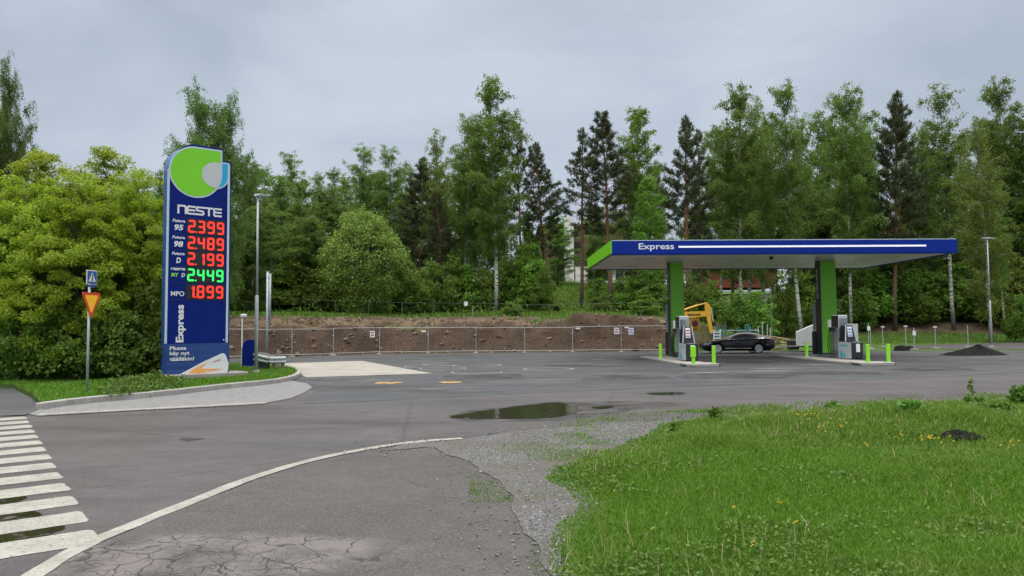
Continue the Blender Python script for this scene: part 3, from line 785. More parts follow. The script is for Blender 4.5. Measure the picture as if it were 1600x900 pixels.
near = (x > 0.1) & (y < 7)
k = rng.random(len(x)) < np.where(near, np.maximum(den, 0.75), den * 0.8)
x, y = x[k], y[k]
xs = rng.normal(0, 1, 2600) * 0.5; gp = dense(gravel_poly, 0.2); pick = rng.integers(0, len(gp), 2600)
x = np.concatenate([x, np.array(gp)[pick, 0] + xs * 0.6]); y = np.concatenate([y, np.array(gp)[pick, 1] + rng.normal(0, .3, 2600)])
sz = rng.uniform(0.006, 0.017, len(x)) * (1 + 0.5 * (rng.random(len(x)) > 0.95))
tag(link('gravel_stones', stones_mesh('gravel_stones', np.stack([x, y, np.full(len(x), 0.018)], -1), sz, M['stone_i'], rng)), 'loose grey gravel stones along the path edge', 'gravel', kind='stuff')

def blades_mesh(name, P, H, W, m, rng, lean=0.45):
    n = len(P)
    a = rng.uniform(0, 2 * np.pi, n); s = np.stack([np.cos(a), np.sin(a), np.zeros(n)], -1) * W[:, None]
    b = a + rng.normal(np.pi / 2, 0.6, n); l = np.abs(rng.normal(0, lean, n)) * H
    d = np.stack([np.cos(b), np.sin(b), np.zeros(n)], -1) * l[:, None]
    up = np.zeros((n, 3)); up[:, 2] = H
    v0, v1 = P - s, P + s
    mid = P + up * 0.58 + d * 0.32
    v2, v3 = mid - s * 0.75, mid + s * 0.75
    tip = P + up * 0.95 + d
    V = np.stack([v0, v1, v2, v3, tip], 1).reshape(-1, 3); o = (np.arange(n) * 5)[:, None]
    return big_mesh(name, V, [o + np.array([0, 1, 3, 2]), o + np.array([2, 3, 4])], m)
def lawn_blades(n):
    # more blades close to the eye than far away
    r = 4.3 * (30 / 4.3) ** (rng.random(n) ** 1.0); az = rng.uniform(-0.06, 0.80, n)
    x = r * np.sin(az); y = r * np.cos(az)
    dens = fbm(x * 1.2, y * 1.2, 60, 4)
    d = edge_dist(lawn_poly, x, y); ins = inside(lawn_poly, x, y)
    sp = np.where(ins, 1, np.where((d < 1.6) & (y > 6.9), 0.05 + 0.9 * sst(-0.06, 0.14, dens) * (1 - d / 1.6), np.where(d < .12, .3, 0)))
    bare = sst(0.17, 0.25, fbm(x * 0.55, y * 0.9, 77, 4)) * sst(8.5, 10, y) * 0.85
    edge = np.where(ins, 0.25 + 0.75 * sst(0, 0.5, d + dens * 0.8), 1)
    k = rng.random(n) < sp * (1 - bare) * edge
    return x[k], y[k], r[k]
x, y, r = lawn_blades(560000)
z = np.where(inside(lawn_poly, x, y), lawn_z(x, y), 0.0)
wild = sst(8.2, 9.5, y + fbm(x * .5, y * .5, 81, 3) * 2.5)
patch = fbm(x * 0.8, y * 0.8, 90, 4)
d = edge_dist(lawn_poly, x, y)
H = (0.032 + 0.036 * rng.random(len(x)) + 0.12 * np.clip(patch, 0, 1)) * np.where(inside(lawn_poly, x, y), 0.35 + 0.65 * sst(0, 0.9, d), 0.42) * (1 + wild * (0.5 + 1.2 * np.clip(patch + .1, 0, 1)))
W = np.clip(0.00075 * r, 0.0026, 0.012) * (0.8 + 0.5 * rng.random(len(x)))
P = np.stack([x, y, z - 0.005], -1)
kw = rng.random(len(x)) < np.clip(wild * 0.55 + 0.05 + 1.2 * sst(0.0, 0.25, fbm(x * 0.45, y * 0.7, 123, 4)) * 0.5 + (~inside(lawn_poly, x, y)) * .6, 0, 1)
tag(link('lawn_grass', blades_mesh('lawn_grass', P[~kw], H[~kw], W[~kw], M['grass'], rng)), 'bright short green grass of the foreground lawn', 'grass', kind='stuff')
tag(link('wild_grass', blades_mesh('wild_grass', P[kw], H[kw] * 1.15, W[kw], M['grass_wild'], rng, 0.6)), 'longer olive grass among the lawn', 'grass', kind='stuff')
# verge grass
x, y = scatter(verge, 150000, rng, (-26, -7, 12, 33))
k = (edge_dist(ks, x, y) > 0.02)
x, y = x[k], y[k]; rr = np.hypot(x, y)
k = rng.random(len(x)) < np.clip(22 / rr, 0.4, 1); x, y, rr = x[k], y[k], rr[k]
H = 0.07 + 0.16 * rng.random(len(x)) * np.clip(0.5 + 2.0 * fbm(x * 0.6, y * 0.6, 66, 3), 0.15, 1.6) * sst(0.2, 1.4, edge_dist(ks, x, y))
tag(link('verge_grass', blades_mesh('verge_grass', np.stack([x, y, np.full(len(x), 0.105)], -1), H, np.full(len(x), 0.012) * (0.7 + rng.random(len(x)) * .6), M['grass'], rng, 0.5)), 'rough green grass on the verge below the price pylon', 'grass', kind='stuff')
# hillside grass: long tufts on everything that is not bare soil
def hill_scatter(n, y0, y1, x0=-32, x1=64):
    x = rng.uniform(x0, x1, n); y = rng.uniform(y0, y1, n)
    s, dd = soil_masks(x, y); t = y - bank_foot(x)
    k = (rng.random(n) > s * 0.985) & (t > np.where(x < 11, 2.5, -1.0)) & (np.abs(x) < y * 0.75 + 2)
    return x[k], y[k]
x, y = hill_scatter(160000, 43, 98)
t = y - bank_foot(x)
H = (0.16 + 0.30 * rng.random(len(x)) * np.clip(0.6 + 2 * fbm(x * .3, y * .3, 5, 3), .2, 1.5)) * np.where((x > 14) & (t < 8), 0.55, 1)
Ph = np.stack([x, y, hill(x, y) - 0.02], -1); Wh = np.full(len(x), 0.035) * (.6 + .8 * rng.random(len(x)))
fresh = (rng.random(len(x)) < np.where((x > 14) & (t < 9), 0.8, 0.22))
tag(link('bank_grass', blades_mesh('bank_grass', Ph[fresh], H[fresh], Wh[fresh], M['grass'], rng, 0.6)), 'fresh green grass on the bank', 'grass', kind='stuff')
tag(link('woodland_grass', blades_mesh('woodland_grass', Ph[~fresh], H[~fresh] * 1.3, Wh[~fresh], M['grass_wild'], rng, 0.6)), 'long olive grass below the wood', 'grass', kind='stuff')
# soil clods on the dug bank
x = rng.uniform(-26, 24, 26000); y = rng.uniform(40, 68, 26000)
s_, d_ = soil_masks(x, y); k = rng.random(len(x)) < s_ * (0.30 + 0.65 * sst(0.0, .15, fbm(x * .8, y * .8, 31, 3)))
x, y, d_ = x[k], y[k], d_[k]
sz = 0.03 + 0.20 * rng.random(len(x)) ** 5
def clod_mat():
    t = NT('soil_clod'); g = t.n('ShaderNodeNewGeometry')
    t.col(t.mix(g.outputs['Random Per Island'], (0.032, 0.021, 0.014), (0.14, 0.100, 0.068))); t.b.inputs['Roughness'].default_value = 0.95
    return t.m
M['clod'] = clod_mat()
tag(link('soil_clods', stones_mesh('soil_clods', np.stack([x, y, hill(x, y) + 0.01], -1), sz, M['clod'], rng)), 'brown clods and stones on the dug soil bank', 'soil', kind='stuff')

# ------------------------------------------------------------------ tree builders (meshes shared between copies)
def unit(v): return v / np.maximum(np.linalg.norm(v, axis=-1, keepdims=True), 1e-9)
def rhombs(P, L, W, D, rng):
    """leaf quads at P pointing along D"""
    n = len(P); S = unit(np.cross(D, rng.normal(0, 1, (n, 3))))
    Nn = unit(np.cross(D, S))
    L = L[:, None]; W = W[:, None]
    V = np.stack([P, P + D * L * .45 + S * W + Nn * L * .05, P + D * L, P + D * L * .45 - S * W + Nn * L * .05], 1).reshape(-1, 3)
    return V, (np.arange(n) * 4)[:, None] + np.arange(4)
def lobed(P, R, Nrm, rng):
    """palmate leaves: one seven-cornered face each"""
    n = len(P); a = unit(np.cross(Nrm, rng.normal(0, 1, (n, 3)))); b = np.cross(Nrm, a)
    ang = np.array([0, 38, 70, 110, 180, 250, 290, 322]) * np.pi / 180; rad = np.array([1.0, .55, .92, .5, .35, .5, .92, .55])
    V = P[:, None] + (a[:, None] * np.cos(ang)[None, :, None] + b[:, None] * np.sin(ang)[None, :, None]) * (rad[None, :, None] * R[:, None, None])
    V = V + Nrm[:, None] * (R[:, None] * np.array([-.1, .08, -.12, .05, .05, .05, -.12, .08])[None])[..., None]
    return V.reshape(-1, 3), (np.arange(n) * 8)[:, None] + np.arange(8)

def birch(name, seed, H=20.0, cb=0.3, R=3.2, nbr=60, lpt=16, leaf=0.17, weep=1.0, m='leaf_birch', droop=0.5, full=0.0):
    g = np.random.default_rng(seed); tr = MB()
    zs = np.linspace(0, H * 0.985, 9)
    bx = np.cumsum(g.normal(0, 0.09, 9)) - 0; by = np.cumsum(g.normal(0, 0.09, 9)); bx[0] = by[0] = 0
    tr.tube([(bx[i], by[i], zs[i] - (0.3 if i == 0 else 0)) for i in range(9)], [0.17 * (1 - i / 8.6) + 0.012 for i in range(9)], 8)
    LP, LD = [], []
    for k in range(nbr):
        f = (k + g.random()) / nbr
        z = H * (cb + (0.97 - cb) * f)
        prof = (math.sin(math.pi * min(1, (1 - f) * 0.72 + 0.20)) ** 0.75) * (1 - 0.2 * f)
        prof = max(prof, full * (1 - f * 0.6))
        L = R * prof * g.uniform(0.6, 1.3) + (.35 if f > .85 else 0)
        az = k * 2.39996 + g.normal(0, .4); el = math.radians(g.uniform(25, 60) if f < .85 else g.uniform(50, 80))
        o = np.array([np.interp(z, zs, bx), np.interp(z, zs, by), z])
        d = np.array([math.cos(az) * math.cos(el), math.sin(az) * math.cos(el), math.sin(el)])
        pts = [o]; n = 6
        for j in range(n):
            d = d + np.array([0, 0, -droop * 0.22 * (j + 1) / n]) + g.normal(0, .07, 3); d /= np.linalg.norm(d)
            pts.append(pts[-1] + d * L / n * 1.15)
        tr.tube(pts[::2], [0.05 * (1 - f * .6), .032 * (1 - f * .6), .018, .006], 4, False)
        P = np.array(pts)
        nt = max(3, int(L * 7.5 * (1 if f < .8 else .62)))
        for q in range(nt):
            s = g.uniform(0.22, 1.0) * n; i = min(int(s), n - 1)
            b = P[i] + (P[i + 1] - P[i]) * (s - i)
            td = g.normal(0, .8, 3); td[2] = td[2] * .6 - 0.75 * weep * (0.5 + 0.5 * (1 - f)) + (0.35 if f > .85 else 0)
            td /= np.linalg.norm(td); tl = g.uniform(.5, 1.15) * (0.6 + 0.6 * weep * (1 - f * .6))
            m_ = int(lpt * 1.7)
            ss = g.random(m_)[:, None] ** 0.8
            LP.append(b + td * tl * ss + np.array([0, 0, -0.25 * weep]) * ss ** 2 * tl + g.normal(0, .11, (m_, 3)))
            LD.append(unit(g.normal(0, 1, (m_, 3)) + np.array([0, 0, -.5])))
    LP = np.concatenate(LP); LD = np.concatenate(LD); n = len(LP)
    V, Fc = rhombs(LP, .76 * leaf * g.uniform(.7, 1.3, n), .76 * leaf * .36 * g.uniform(.8, 1.2, n), LD, g)
    return dict(trunk=tr.mesh(name + '_trunk', M['birch_bark'], True), crown=big_mesh(name + '_crown', V, Fc, M[m]), H=H, R=R * 1.12)

def conifer(name, seed, H=20.0, cb=0.4, R=3.0, whorl=0.55, spruce=False, m='needle', dens=1.0, stubs=True):
    g = np.random.default_rng(seed); tr = MB()
    zs = np.linspace(0, H * .985, 8); bx = np.cumsum(g.normal(0, .06, 8)); by = np.cumsum(g.normal(0, .06, 8)); bx[0] = by[0] = 0
    tr.tube([(bx[i], by[i], zs[i] - (0.3 if i == 0 else 0)) for i in range(8)], [0.21 * (1 - i / 7.6) + 0.015 for i in range(8)], 9)
    TP, TD = [], []
    z = H * cb; k = 0
    while z < H * 0.985:
        f = (z - H * cb) / (H * (1 - cb))
        if spruce: L0 = R * (1 - f) ** 0.85 + .15
        else: L0 = R * (min(1, 0.45 + f * 2.2) if f < .28 else (1 - (f - .28) / .72) ** 0.75) + 0.22
        nb = int(g.integers(4, 7) if f < .8 else 4)
        a0 = g.uniform(0, 6.28)
        for q in range(nb):
            if g.random() < 0.20: continue
            L = L0 * g.uniform(.45, 1.3); az = a0 + q * 2 * math.pi / nb + g.normal(0, .3)
            el = math.radians((-12 if spruce else 8) + 45 * f + g.normal(0, 7))
            d = np.array([math.cos(az) * math.cos(el), math.sin(az) * math.cos(el), math.sin(el)])
            pts = [np.array([np.interp(z, zs, bx), np.interp(z, zs, by), z])]
            for j in range(4):
                d = d + np.array([0, 0, .10 * (j - 1)]) + g.normal(0, .05, 3); d /= np.linalg.norm(d)
                pts.append(pts[-1] + d * L / 4)
            tr.tube(pts[::2], [.04 * (1 - f * .7), .022, .008], 4, False)
            P = np.array(pts); nt = max(4, int(L * (13 if spruce else 11) * dens))
            for w in range(nt):
                s = (g.uniform(.12, 1) if spruce else g.uniform(.3, 1) ** .8) * 4; i = min(int(s), 3)
                b = P[i] + (P[i + 1] - P[i]) * (s - i)
                side = np.cross(d, [0, 0, 1]); side /= np.linalg.norm(side) + 1e-9
                off = side * g.normal(0, .30 * L * (1 - s / 5.5) * .55 + .05) + np.array([0, 0, g.normal(-.08 if spruce else 0.04, .10)])
                TP.append(b + off); TD.append(d * .7 + np.array([0, 0, -.25 if spruce else .35]))
        z += whorl * g.uniform(.8, 1.25) * (1 - .45 * f); k += 1
    if stubs and not spruce:
        for q in range(12):
            z = H * g.uniform(.18, cb); az = g.uniform(0, 6.28); L = g.uniform(.3, 1.3)
            o = np.array([np.interp(z, zs, bx), np.interp(z, zs, by), z])
            tr.tube([o, o + np.array([math.cos(az), math.sin(az), g.uniform(-.3, .1)]) * L], [.022, .006], 4, False)
    TP = np.array(TP); TD = np.array(TD); per = 9
    Pn = np.repeat(TP, per, 0) + g.normal(0, .06, (len(TP) * per, 3)); Dn = unit(np.repeat(TD, per, 0) + g.normal(0, .65, (len(TP) * per, 3)))
    n = len(Pn); V, Fc = rhombs(Pn, g.uniform(.2, .42, n), np.full(n, .030) * g.uniform(.7, 1.4, n), Dn, g)
    return dict(trunk=tr.mesh(name + '_trunk', M['pine_bark'] if not spruce else M['bark'], True), crown=big_mesh(name + '_crown', V, Fc, M[m]), H=H, R=R)

def leafy(name, seed, H=7.5, R=2.8, cb=0.12, clumps=170, per=150, leaf=0.085, m='leaf_maple', palm=True, cr=0.62, flat=0.42, spike=0.0, bark='bark', hollow=0.45, stems=3):
    """broad-leaved tree or bush: limbs reach to clumps spread through an uneven crown"""
    g = np.random.default_rng(seed); tr = MB(); C = []
    zc = H * (cb + (1 - cb) * .5); hz = H * (1 - cb) * .5
    tries = 0
    while len(C) < clumps and tries < 60000:
        tries += 1
        q = g.normal(0, 1, 3); q /= np.linalg.norm(q)
        rr = (hollow + (1 - hollow) * g.random() ** .7)
        lump = 1 + 0.55 * float(fbm(np.array([q[0] * 2.2 + 5]), np.array([q[1] * 2.2 + q[2] * 3.1]), seed, 3)[0])
        w = 1.0 if q[2] < 0.2 else 1 - 0.25 * (q[2] - .2)
        p = np.array([q[0] * R * rr * lump * w, q[1] * R * rr * lump * w, zc + q[2] * hz * rr * min(lump, 1.25) ** (1 if q[2] > 0 else 0.3)])
        if p[2] < H * cb * .8: continue
        C.append((p, q, rr))
    for _ in range(int(spike)):
        a = g.uniform(0, 6.28); r0 = R * g.uniform(0, .7)
        for j in range(4): C.append((np.array([math.cos(a) * r0, math.sin(a) * r0, zc + hz * math.sqrt(max(0, 1 - (r0 / R) ** 2)) * .95 + j * .30 - .1]) + g.normal(0, .08, 3), np.array([0, 0, 1.]), 1.4 - j * 0.18))
    tops = []
    for s in range(stems):
        a = s * 6.28 / stems + g.normal(0, .4); r0 = R * .28 * (stems > 1)
        pts = [np.array([math.cos(a) * .12 * (stems > 1), math.sin(a) * .12 * (stems > 1), -.2])]
        for j in range(1, 6): pts.append(np.array([math.cos(a) * r0 * j / 5, math.sin(a) * r0 * j / 5, H * .78 * j / 5]) + g.normal(0, .06, 3))
        tr.tube(pts, [H * .016 * (1 - j / 6.5) for j in range(6)], 7, False); tops.append(np.array(pts))
    LP, LN = [], []
    for (p, q, rr) in C:
        st = tops[g.integers(0, stems)]; j = int(np.clip(np.argmin(np.abs(st[:, 2] - p[2] * .7)), 1, 4)); b = st[j]
        if g.random() < .55:
            md = (b + p) / 2 + np.array([0, 0, .12 * H * .3]) * g.uniform(-.3, .8)
            tr.tube([b, md, p], [H * .0042, H * .0026, .006], 4, False)
        c = cr * g.uniform(.65, 1.25) * (0.55 if rr > 1 else 1)
        n = int(per * (c / cr) ** 2 * g.uniform(.7, 1.2)); n = max(n, 20)
        o = unit(g.normal(0, 1, (n, 3))) * (g.random(n)[:, None] ** .45) * c; o[:, 2] *= flat
        o[:, 2] -= 0.22 * (o[:, 0] ** 2 + o[:, 1] ** 2) / c
        LP.append(p + o); LN.append(unit(g.normal(0, .55, (n, 3)) + np.array([0, 0, .75]) + q * .45))
    LP = np.concatenate(LP); LN = np.concatenate(LN); n = len(LP); sz = leaf * g.uniform(.65, 1.3, n)
    if palm: V, Fc = lobed(LP, sz, LN, g)
    else:
        D = unit(np.cross(LN, g.normal(0, 1, (n, 3)))); V, Fc = rhombs(LP, sz * 1.6, sz * .62, D, g)
    return dict(trunk=tr.mesh(name + '_trunk', M[bark], True), crown=big_mesh(name + '_crown', V, Fc, M[m]), H=H, R=R)

def plant_tree(proto, name, label, cat, x, y, H, wid=None, group=None, rz=0.0, z=None):
    s = H / proto['H']; w = (wid / (2 * proto['R'])) if wid else s
    t = thing(name, label, cat, (x, y, gz(x, y) if z is None else z), rz, group, (w, w, s))
    t.rotation_euler = (0.035 * math.sin(rz * 7 + x), 0.035 * math.cos(rz * 5 + y), rz)
    tr = link('trunk', proto['trunk'], t); c = link('crown', proto['crown'], t)
    return t

# ------------------------------------------------------------------ price pylon
XL, YL, XR, YR = (262 - 800) / F * 22.8, 22.8, (358 - 800) / F * 24.05, 24.05
PW = math.hypot(XR - XL, YR - YL); PA = math.atan2(YR - YL, XR - XL)
PZ = 0.24
def PY(u, v):
    a, ry, rz = ray(u, v); ex, ey = math.cos(PA), math.sin(PA)
    # a t = XL + s ex ; ry t = YL + s ey
    det = a * -ey + ex * ry
    t = (XL * -ey + ex * YL) / det
    s = (a * YL - ry * XL) / det
    return s, CH + rz * t - PZ
def Z1(x, y): return PY(230 + x / 4.5, 210 + y / 4.5)
pyl = thing('price_pylon', 'tall blue fuel price pylon with green emblem and red and green digits', 'price sign', (XL, YL, PZ), PA)
PT = 0.62
def FR(d): return lambda s, h: (s, -d, h)
c1 = Z1(343, 266); r1 = (Z1(520, 250)[0] - Z1(168, 262)[0]) / 2
c2 = Z1(476, 287); r2 = (Z1(568, 250)[0] - Z1(385, 285)[0]) / 2
def drop(c, r, n=40, corner=True):
    pts = [(c[0] + r * math.cos(t), c[1] + r * math.sin(t)) for t in [math.pi / 2 + 1.5 * math.pi * k / n for k in range(n + 1)]]
    return pts + ([(c[0] + r, c[1] + r)] if corner else [])
Rb = r1 + 0.115
x2 = PW
body = [(0, 0), (PW, 0), (PW, c2[1] + r2 + 0.10), (c1[0] + r1 + 0.07, c2[1] + r2 + 0.10), (c1[0] + r1 + 0.07, c1[1] + Rb - 0.02), (c1[0], c1[1] + Rb)]
nA = 14
left_r = c1[0]
body += [(c1[0] - (c1[0]) * math.sin(t), c1[1] + Rb * math.cos(t)) for t in [math.pi / 2 * k / nA for k in range(1, nA + 1)]]
mb = MB()
n = len(body)
mb.add([(s, 0, h) for s, h in body] + [(s, PT, h) for s, h in body], [tuple(range(n)), tuple(reversed(range(n, 2 * n)))])
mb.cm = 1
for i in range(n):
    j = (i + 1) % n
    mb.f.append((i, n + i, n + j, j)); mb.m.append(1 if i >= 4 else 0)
mb.build('housing', [M['blue'], M['blue_sheen']], pyl)  # top and left faces wear the blue with painted sky reflection
bh = PY(310, 536)[1]
mb = MB()
sL, sR = Z1(148, 400)[0], Z1(573, 400)[0]
mb.poly([(sL - .035, -.004, bh), (sL + .035, -.004, bh), (sL + .035, -.004, c1[1]), (sL - .035, -.004, c1[1])])
mb.poly([(sR - .035, -.004, bh), (sR + .035, -.004, bh), (sR + .035, -.004, c2[1] + r2), (sR - .035, -.004, c2[1] + r2)])
mb.build('border_stripe', M['line'], pyl)
emb = MB(); emb.poly([(s, -.007, h) for s, h in drop(c2, r2 + .042)]); emb.poly([(s, -.011, h) for s, h in drop(c1, r1 + .05)])
emb = emb.build('emblem', M['line'], pyl)
MBg = MB(); MBg.poly([(s, -.009, h) for s, h in drop(c2, r2)]); MBg.build('cyan_drop', M['cyan'], emb)
MBg = MB(); MBg.poly([(s, -.015, h) for s, h in drop(c1, r1)]); MBg.build('green_drop', M['green'], emb)
def clip(poly, clipper):
    out = poly
    for i in range(len(clipper)):
        a, b = clipper[i], clipper[(i + 1) % len(clipper)]
        if abs(a[0] - b[0]) + abs(a[1] - b[1]) < 1e-6: continue
        sd_ = lambda p: (b[0] - a[0]) * (p[1] - a[1]) - (b[1] - a[1]) * (p[0] - a[0])
        nw = []
        for k in range(len(out)):
            p, q = out[k], out[(k + 1) % len(out)]; sp, sq = sd_(p), sd_(q)
            if sp >= 0: nw.append(p)
            if sp * sq < 0:
                t = sp / (sp - sq); nw.append((p[0] + (q[0] - p[0]) * t, p[1] + (q[1] - p[1]) * t))
        out = nw
    return out
ov = clip(drop(c2, r2), drop(c1, r1))
MBg = MB(); MBg.poly([(s, -.019, h) for s, h in ov]); MBg.build('overlap_drop', M['logo_grey'], emb)
# company lettering: strokes of even width
def stroke(mb, pts, w, d):
    for (a, b) in zip(pts, pts[1:]):
        a, b = Vector(a), Vector(b); e = (b - a).normalized() * w / 2; nn = Vector((-e.y, e.x))
        q = [a - e - nn, b + e - nn, b + e + nn, a - e + nn]
        mb.poly([(p.x, -d - 0.0004 * len(mb.f) % 0.004, p.y) for p in q])
na, nb_ = PY(277.5, 333.5), PY(344.5, 334.5)
def neste(mb, x0, y0, W, Hh, d, w):
    k = W / 5.0; cw = k * 0.80
    L = [[[(0, 0), (0, 1), (.85, 1), (1, .8), (1, 0)]],
         [[(1, 1), (.15, 1), (0, .85), (0, .15), (.15, 0), (1, 0)], [(0, .5), (.95, .5)]],
         [[(1, 1), (.15, 1), (0, .85), (.1, .55), (.9, .45), (1, .15), (.85, 0), (0, 0)]],
         [[(0, 1), (1, 1)], [(.5, 1), (.5, 0)]],
         [[(1, 1), (.15, 1), (0, .85), (0, .15), (.15, 0), (1, 0)], [(0, .5), (.95, .5)]]]
    for i, g in enumerate(L):
        for st in g: stroke(mb, [(x0 + i * k + p[0] * cw, y0 + p[1] * Hh) for p in st], w, d)
mb = MB(); neste(mb, na[0] + .02, na[1] + 0.03, nb_[0] - na[0] + .05, 0.225, 0.006, 0.056); mb.build('company_lettering', M['white'], pyl)
rows = [(('Futura', '95'), '2.399', 354.5), (('Futura', '98'), '2.489', 380), (('Futura', 'D'), '2.199', 405), (('neste', 'MY D'), '2.449', 430), ((None, 'MPO'), '1.899', 456)]
sd0, sd1 = Z1(284, 650)[0], Z1(541, 650)[0]
SEG = {'0': 'abcdef', '1': 'bc', '2': 'abged', '3': 'abgcd', '4': 'fgbc', '8': 'abcdefg', '9': 'abcdfg'}
lime = MB()
for i, (lab, num, v) in enumerate(rows):
    mb = MB(); lb_ = MB(); hc = PY(310, v)[1]; lc = (sL + .06 + sd0) / 2
    if lab[0] == 'Futura': put_text(lb_, 'Futura', .13, lambda x, y: (lc - .19 + x, -.006, hc + .10 + y), .004, .2, width=.38)
    if lab[0] == 'neste': neste(lb_, lc - .20, hc + .14, .42, .05, 0.006, 0.02)
    if lab[1] == 'MY D':
        put_text(lime, 'MY', .17, lambda x, y: (lc - .20 + x, -.006, hc - .075 + y), .004, .2, width=.22)
        put_text(mb, 'D', .17, lambda x, y: (lc + .10 + x, -.006, hc - .075 + y), .005, .2, width=.11)
    elif lab[1] == 'MPO': put_text(mb, 'MPO', .20, lambda x, y: (lc - .20 + x, -.006, hc - .14 + y), .004, 0, width=.40)
    else: put_text(mb, lab[1], .23, lambda x, y: (lc - (.13 if len(lab[1]) > 1 else .06) + x, -.006, hc - .145 + y), .009, .15, width=.27 if len(lab[1]) > 1 else .14)
    if lab[0]: lb_.build('fuel_label', M['white'], pyl)
    mb.build('fuel_grade', M['white'], pyl)
    mod = MB(); mod.box(((sd0 + sd1) / 2, -.006, hc), (sd1 - sd0 + .05, .012, .475))
    mod = mod.build('digit_module', M['led_back'], pyl)
    dw, dh, w = .225, .40, .058; pitch = (sd1 - sd0 - dw - .02) / 3; dg_ = MB(); k = 0
    for ch in num:
        if ch == '.':
            x = sd0 + .01 + (k - 1) * pitch + dw + .028
            dg_.prism([(x + .026 * math.cos(t), hc - dh / 2 + .028 + .026 * math.sin(t)) for t in [6.283 * q / 10 for q in range(10)]], FR(.020), FR(.011)); continue
        x0, y0 = sd0 + .01 + k * pitch, hc - dh / 2; k += 1
        if k > 1: dg_.build('digit', M['led_green'] if i == 3 else M['led_red'], mod); dg_ = MB()
        A = {'a': ((0, 1), (1, 1)), 'b': ((1, 1), (1, .5)), 'c': ((1, .5), (1, 0)), 'd': ((0, 0), (1, 0)), 'e': ((0, 0), (0, .5)), 'f': ((0, .5), (0, 1)), 'g': ((0, .5), (1, .5))}
        for sname in SEG[ch]:
            (ax, ay), (bx_, by_) = A[sname]
            a = Vector((x0 + w / 2 + ax * (dw - w), y0 + w / 2 + ay * (dh - w))); b = Vector((x0 + w / 2 + bx_ * (dw - w), y0 + w / 2 + by_ * (dh - w)))
            e = (b - a).normalized(); nn = Vector((-e.y, e.x)) * w / 2
            a2, b2 = a + e * .006, b - e * .006
            poly = [a2 - e * .02, a2 + e * .012 - nn, b2 - e * .012 - nn, b2 + e * .02, b2 - e * .012 + nn, a2 + e * .012 + nn]
            dg_.prism([(p.x, p.y) for p in poly], FR(.020), FR(.011))
        if ch == '1': dg_.poly([(x0 + dw - w * .5, -.0204, y0 + dh - .02), (x0 + dw - w * 1.5, -.0204, y0 + dh - .075), (x0 + dw - w * 1.5, -.0204, y0 + dh - .12), (x0 + dw - w * .5, -.0204, y0 + dh - .06)])
    dg_.build('digit', M['led_green'] if i == 3 else M['led_red'], mod)
# row joints
jn = MB()
for v in (342, 367.5, 392.5, 418, 443, 469): jn.box((PW / 2, -.001, PY(310, v)[1]), (PW - .2, .004, .012))
jn.build('panel_joint', M['navy'], pyl)
e0, e1 = PY(277, 537), PY(277, 478); mb = MB()
put_text(mb, 'Express', .30, lambda x, y: (Z1(275, 0)[0] - y, -.006, bh + .03 + x), .010, 0, width=e1[1] - e0[1])
mb.build('lettering', M['white'], pyl)
lime.build('green_lettering', M['lime'], pyl)
mb = MB(); mb.tube([(sR - .10, -.002, bh + .09), (sR - .10, -.012, bh + .09)], .022, 12); mb.build('lock', M['white'], pyl)
# cloth banner over the foot, gently creased
bm_ = MB(); nx_, nz_ = 30, 14
vs = []
for j in range(nz_ + 1):
    for i in range(nx_ + 1):
        s, h = -.012 + (PW + .024) * i / nx_, bh * j / nz_ - 0.01
        vs.append((s, -.020 - .010 * math.sin(h * 26 + s * 1.5) * (1 - j / nz_) ** 2 - .006 * float(noise2(s * 2, h * 7, 4)), h))
bm_.add(vs, [(j * (nx_ + 1) + i, j * (nx_ + 1) + i + 1, (j + 1) * (nx_ + 1) + i + 1, (j + 1) * (nx_ + 1) + i) for j in range(nz_) for i in range(nx_)])
ban = bm_.build('banner', M['banner'], pyl, True)
def Z2(x, y): return PY(245 + x / 11.246, 525 + y / 11.25)
mb = MB()
for txt, y, w in (('Plussa', 246, 295), ('käy nyt', 336, 350), ('täälläkin!', 438, 430)):
    a = Z2(218, y); put_text(mb, txt, .155, lambda X, Y: (a[0] + X, -.040, a[1] + Y), .004, 0, width=Z2(218 + w, y)[0] - a[0])
mb.build('slogan', M['white'], ban)
mb = MB(); mb.poly([(s, -.038, h) for s, h in (Z2(375, 684), Z2(1215, 648), Z2(1243, 600), Z2(1255, 470), Z2(1195, 320), Z2(1165, 300), Z2(1130, 305), Z2(800, 455), Z2(560, 585))])
card = mb.build('card_print', M['white'], ban)
mb = MB(); mb.poly([(s, -.041, h) for s, h in (Z2(540, 655), Z2(640, 575), Z2(905, 452), Z2(760, 572), Z2(1180, 575), Z2(900, 630), Z2(700, 660))])
mb.build('orange_band', M['orange'], card)
mb = MB(); a = Z2(985, 470)
put_text(mb, 'PLUSSA', .075, lambda X, Y: (a[0] + X * .93 - Y * .3, -.041, a[1] + Y * .93 + X * .30), .003, 0, width=.26)
mb.build('card_lettering', M['print_red'], card)
# plinth
pl = Vector((XL, YL)); 
mb = MB(); mb.T = Matrix.Translation((XL, YL, 0)) @ Matrix.Rotation(PA, 4, 'Z')
mb.box((PW / 2 + .18, .25, .13), (PW + .72, 1.10, .26), None, .02)
o = mb.build('pylon_plinth', M['concrete']); tag(o, 'grey concrete plinth under the blue price pylon', 'plinth')

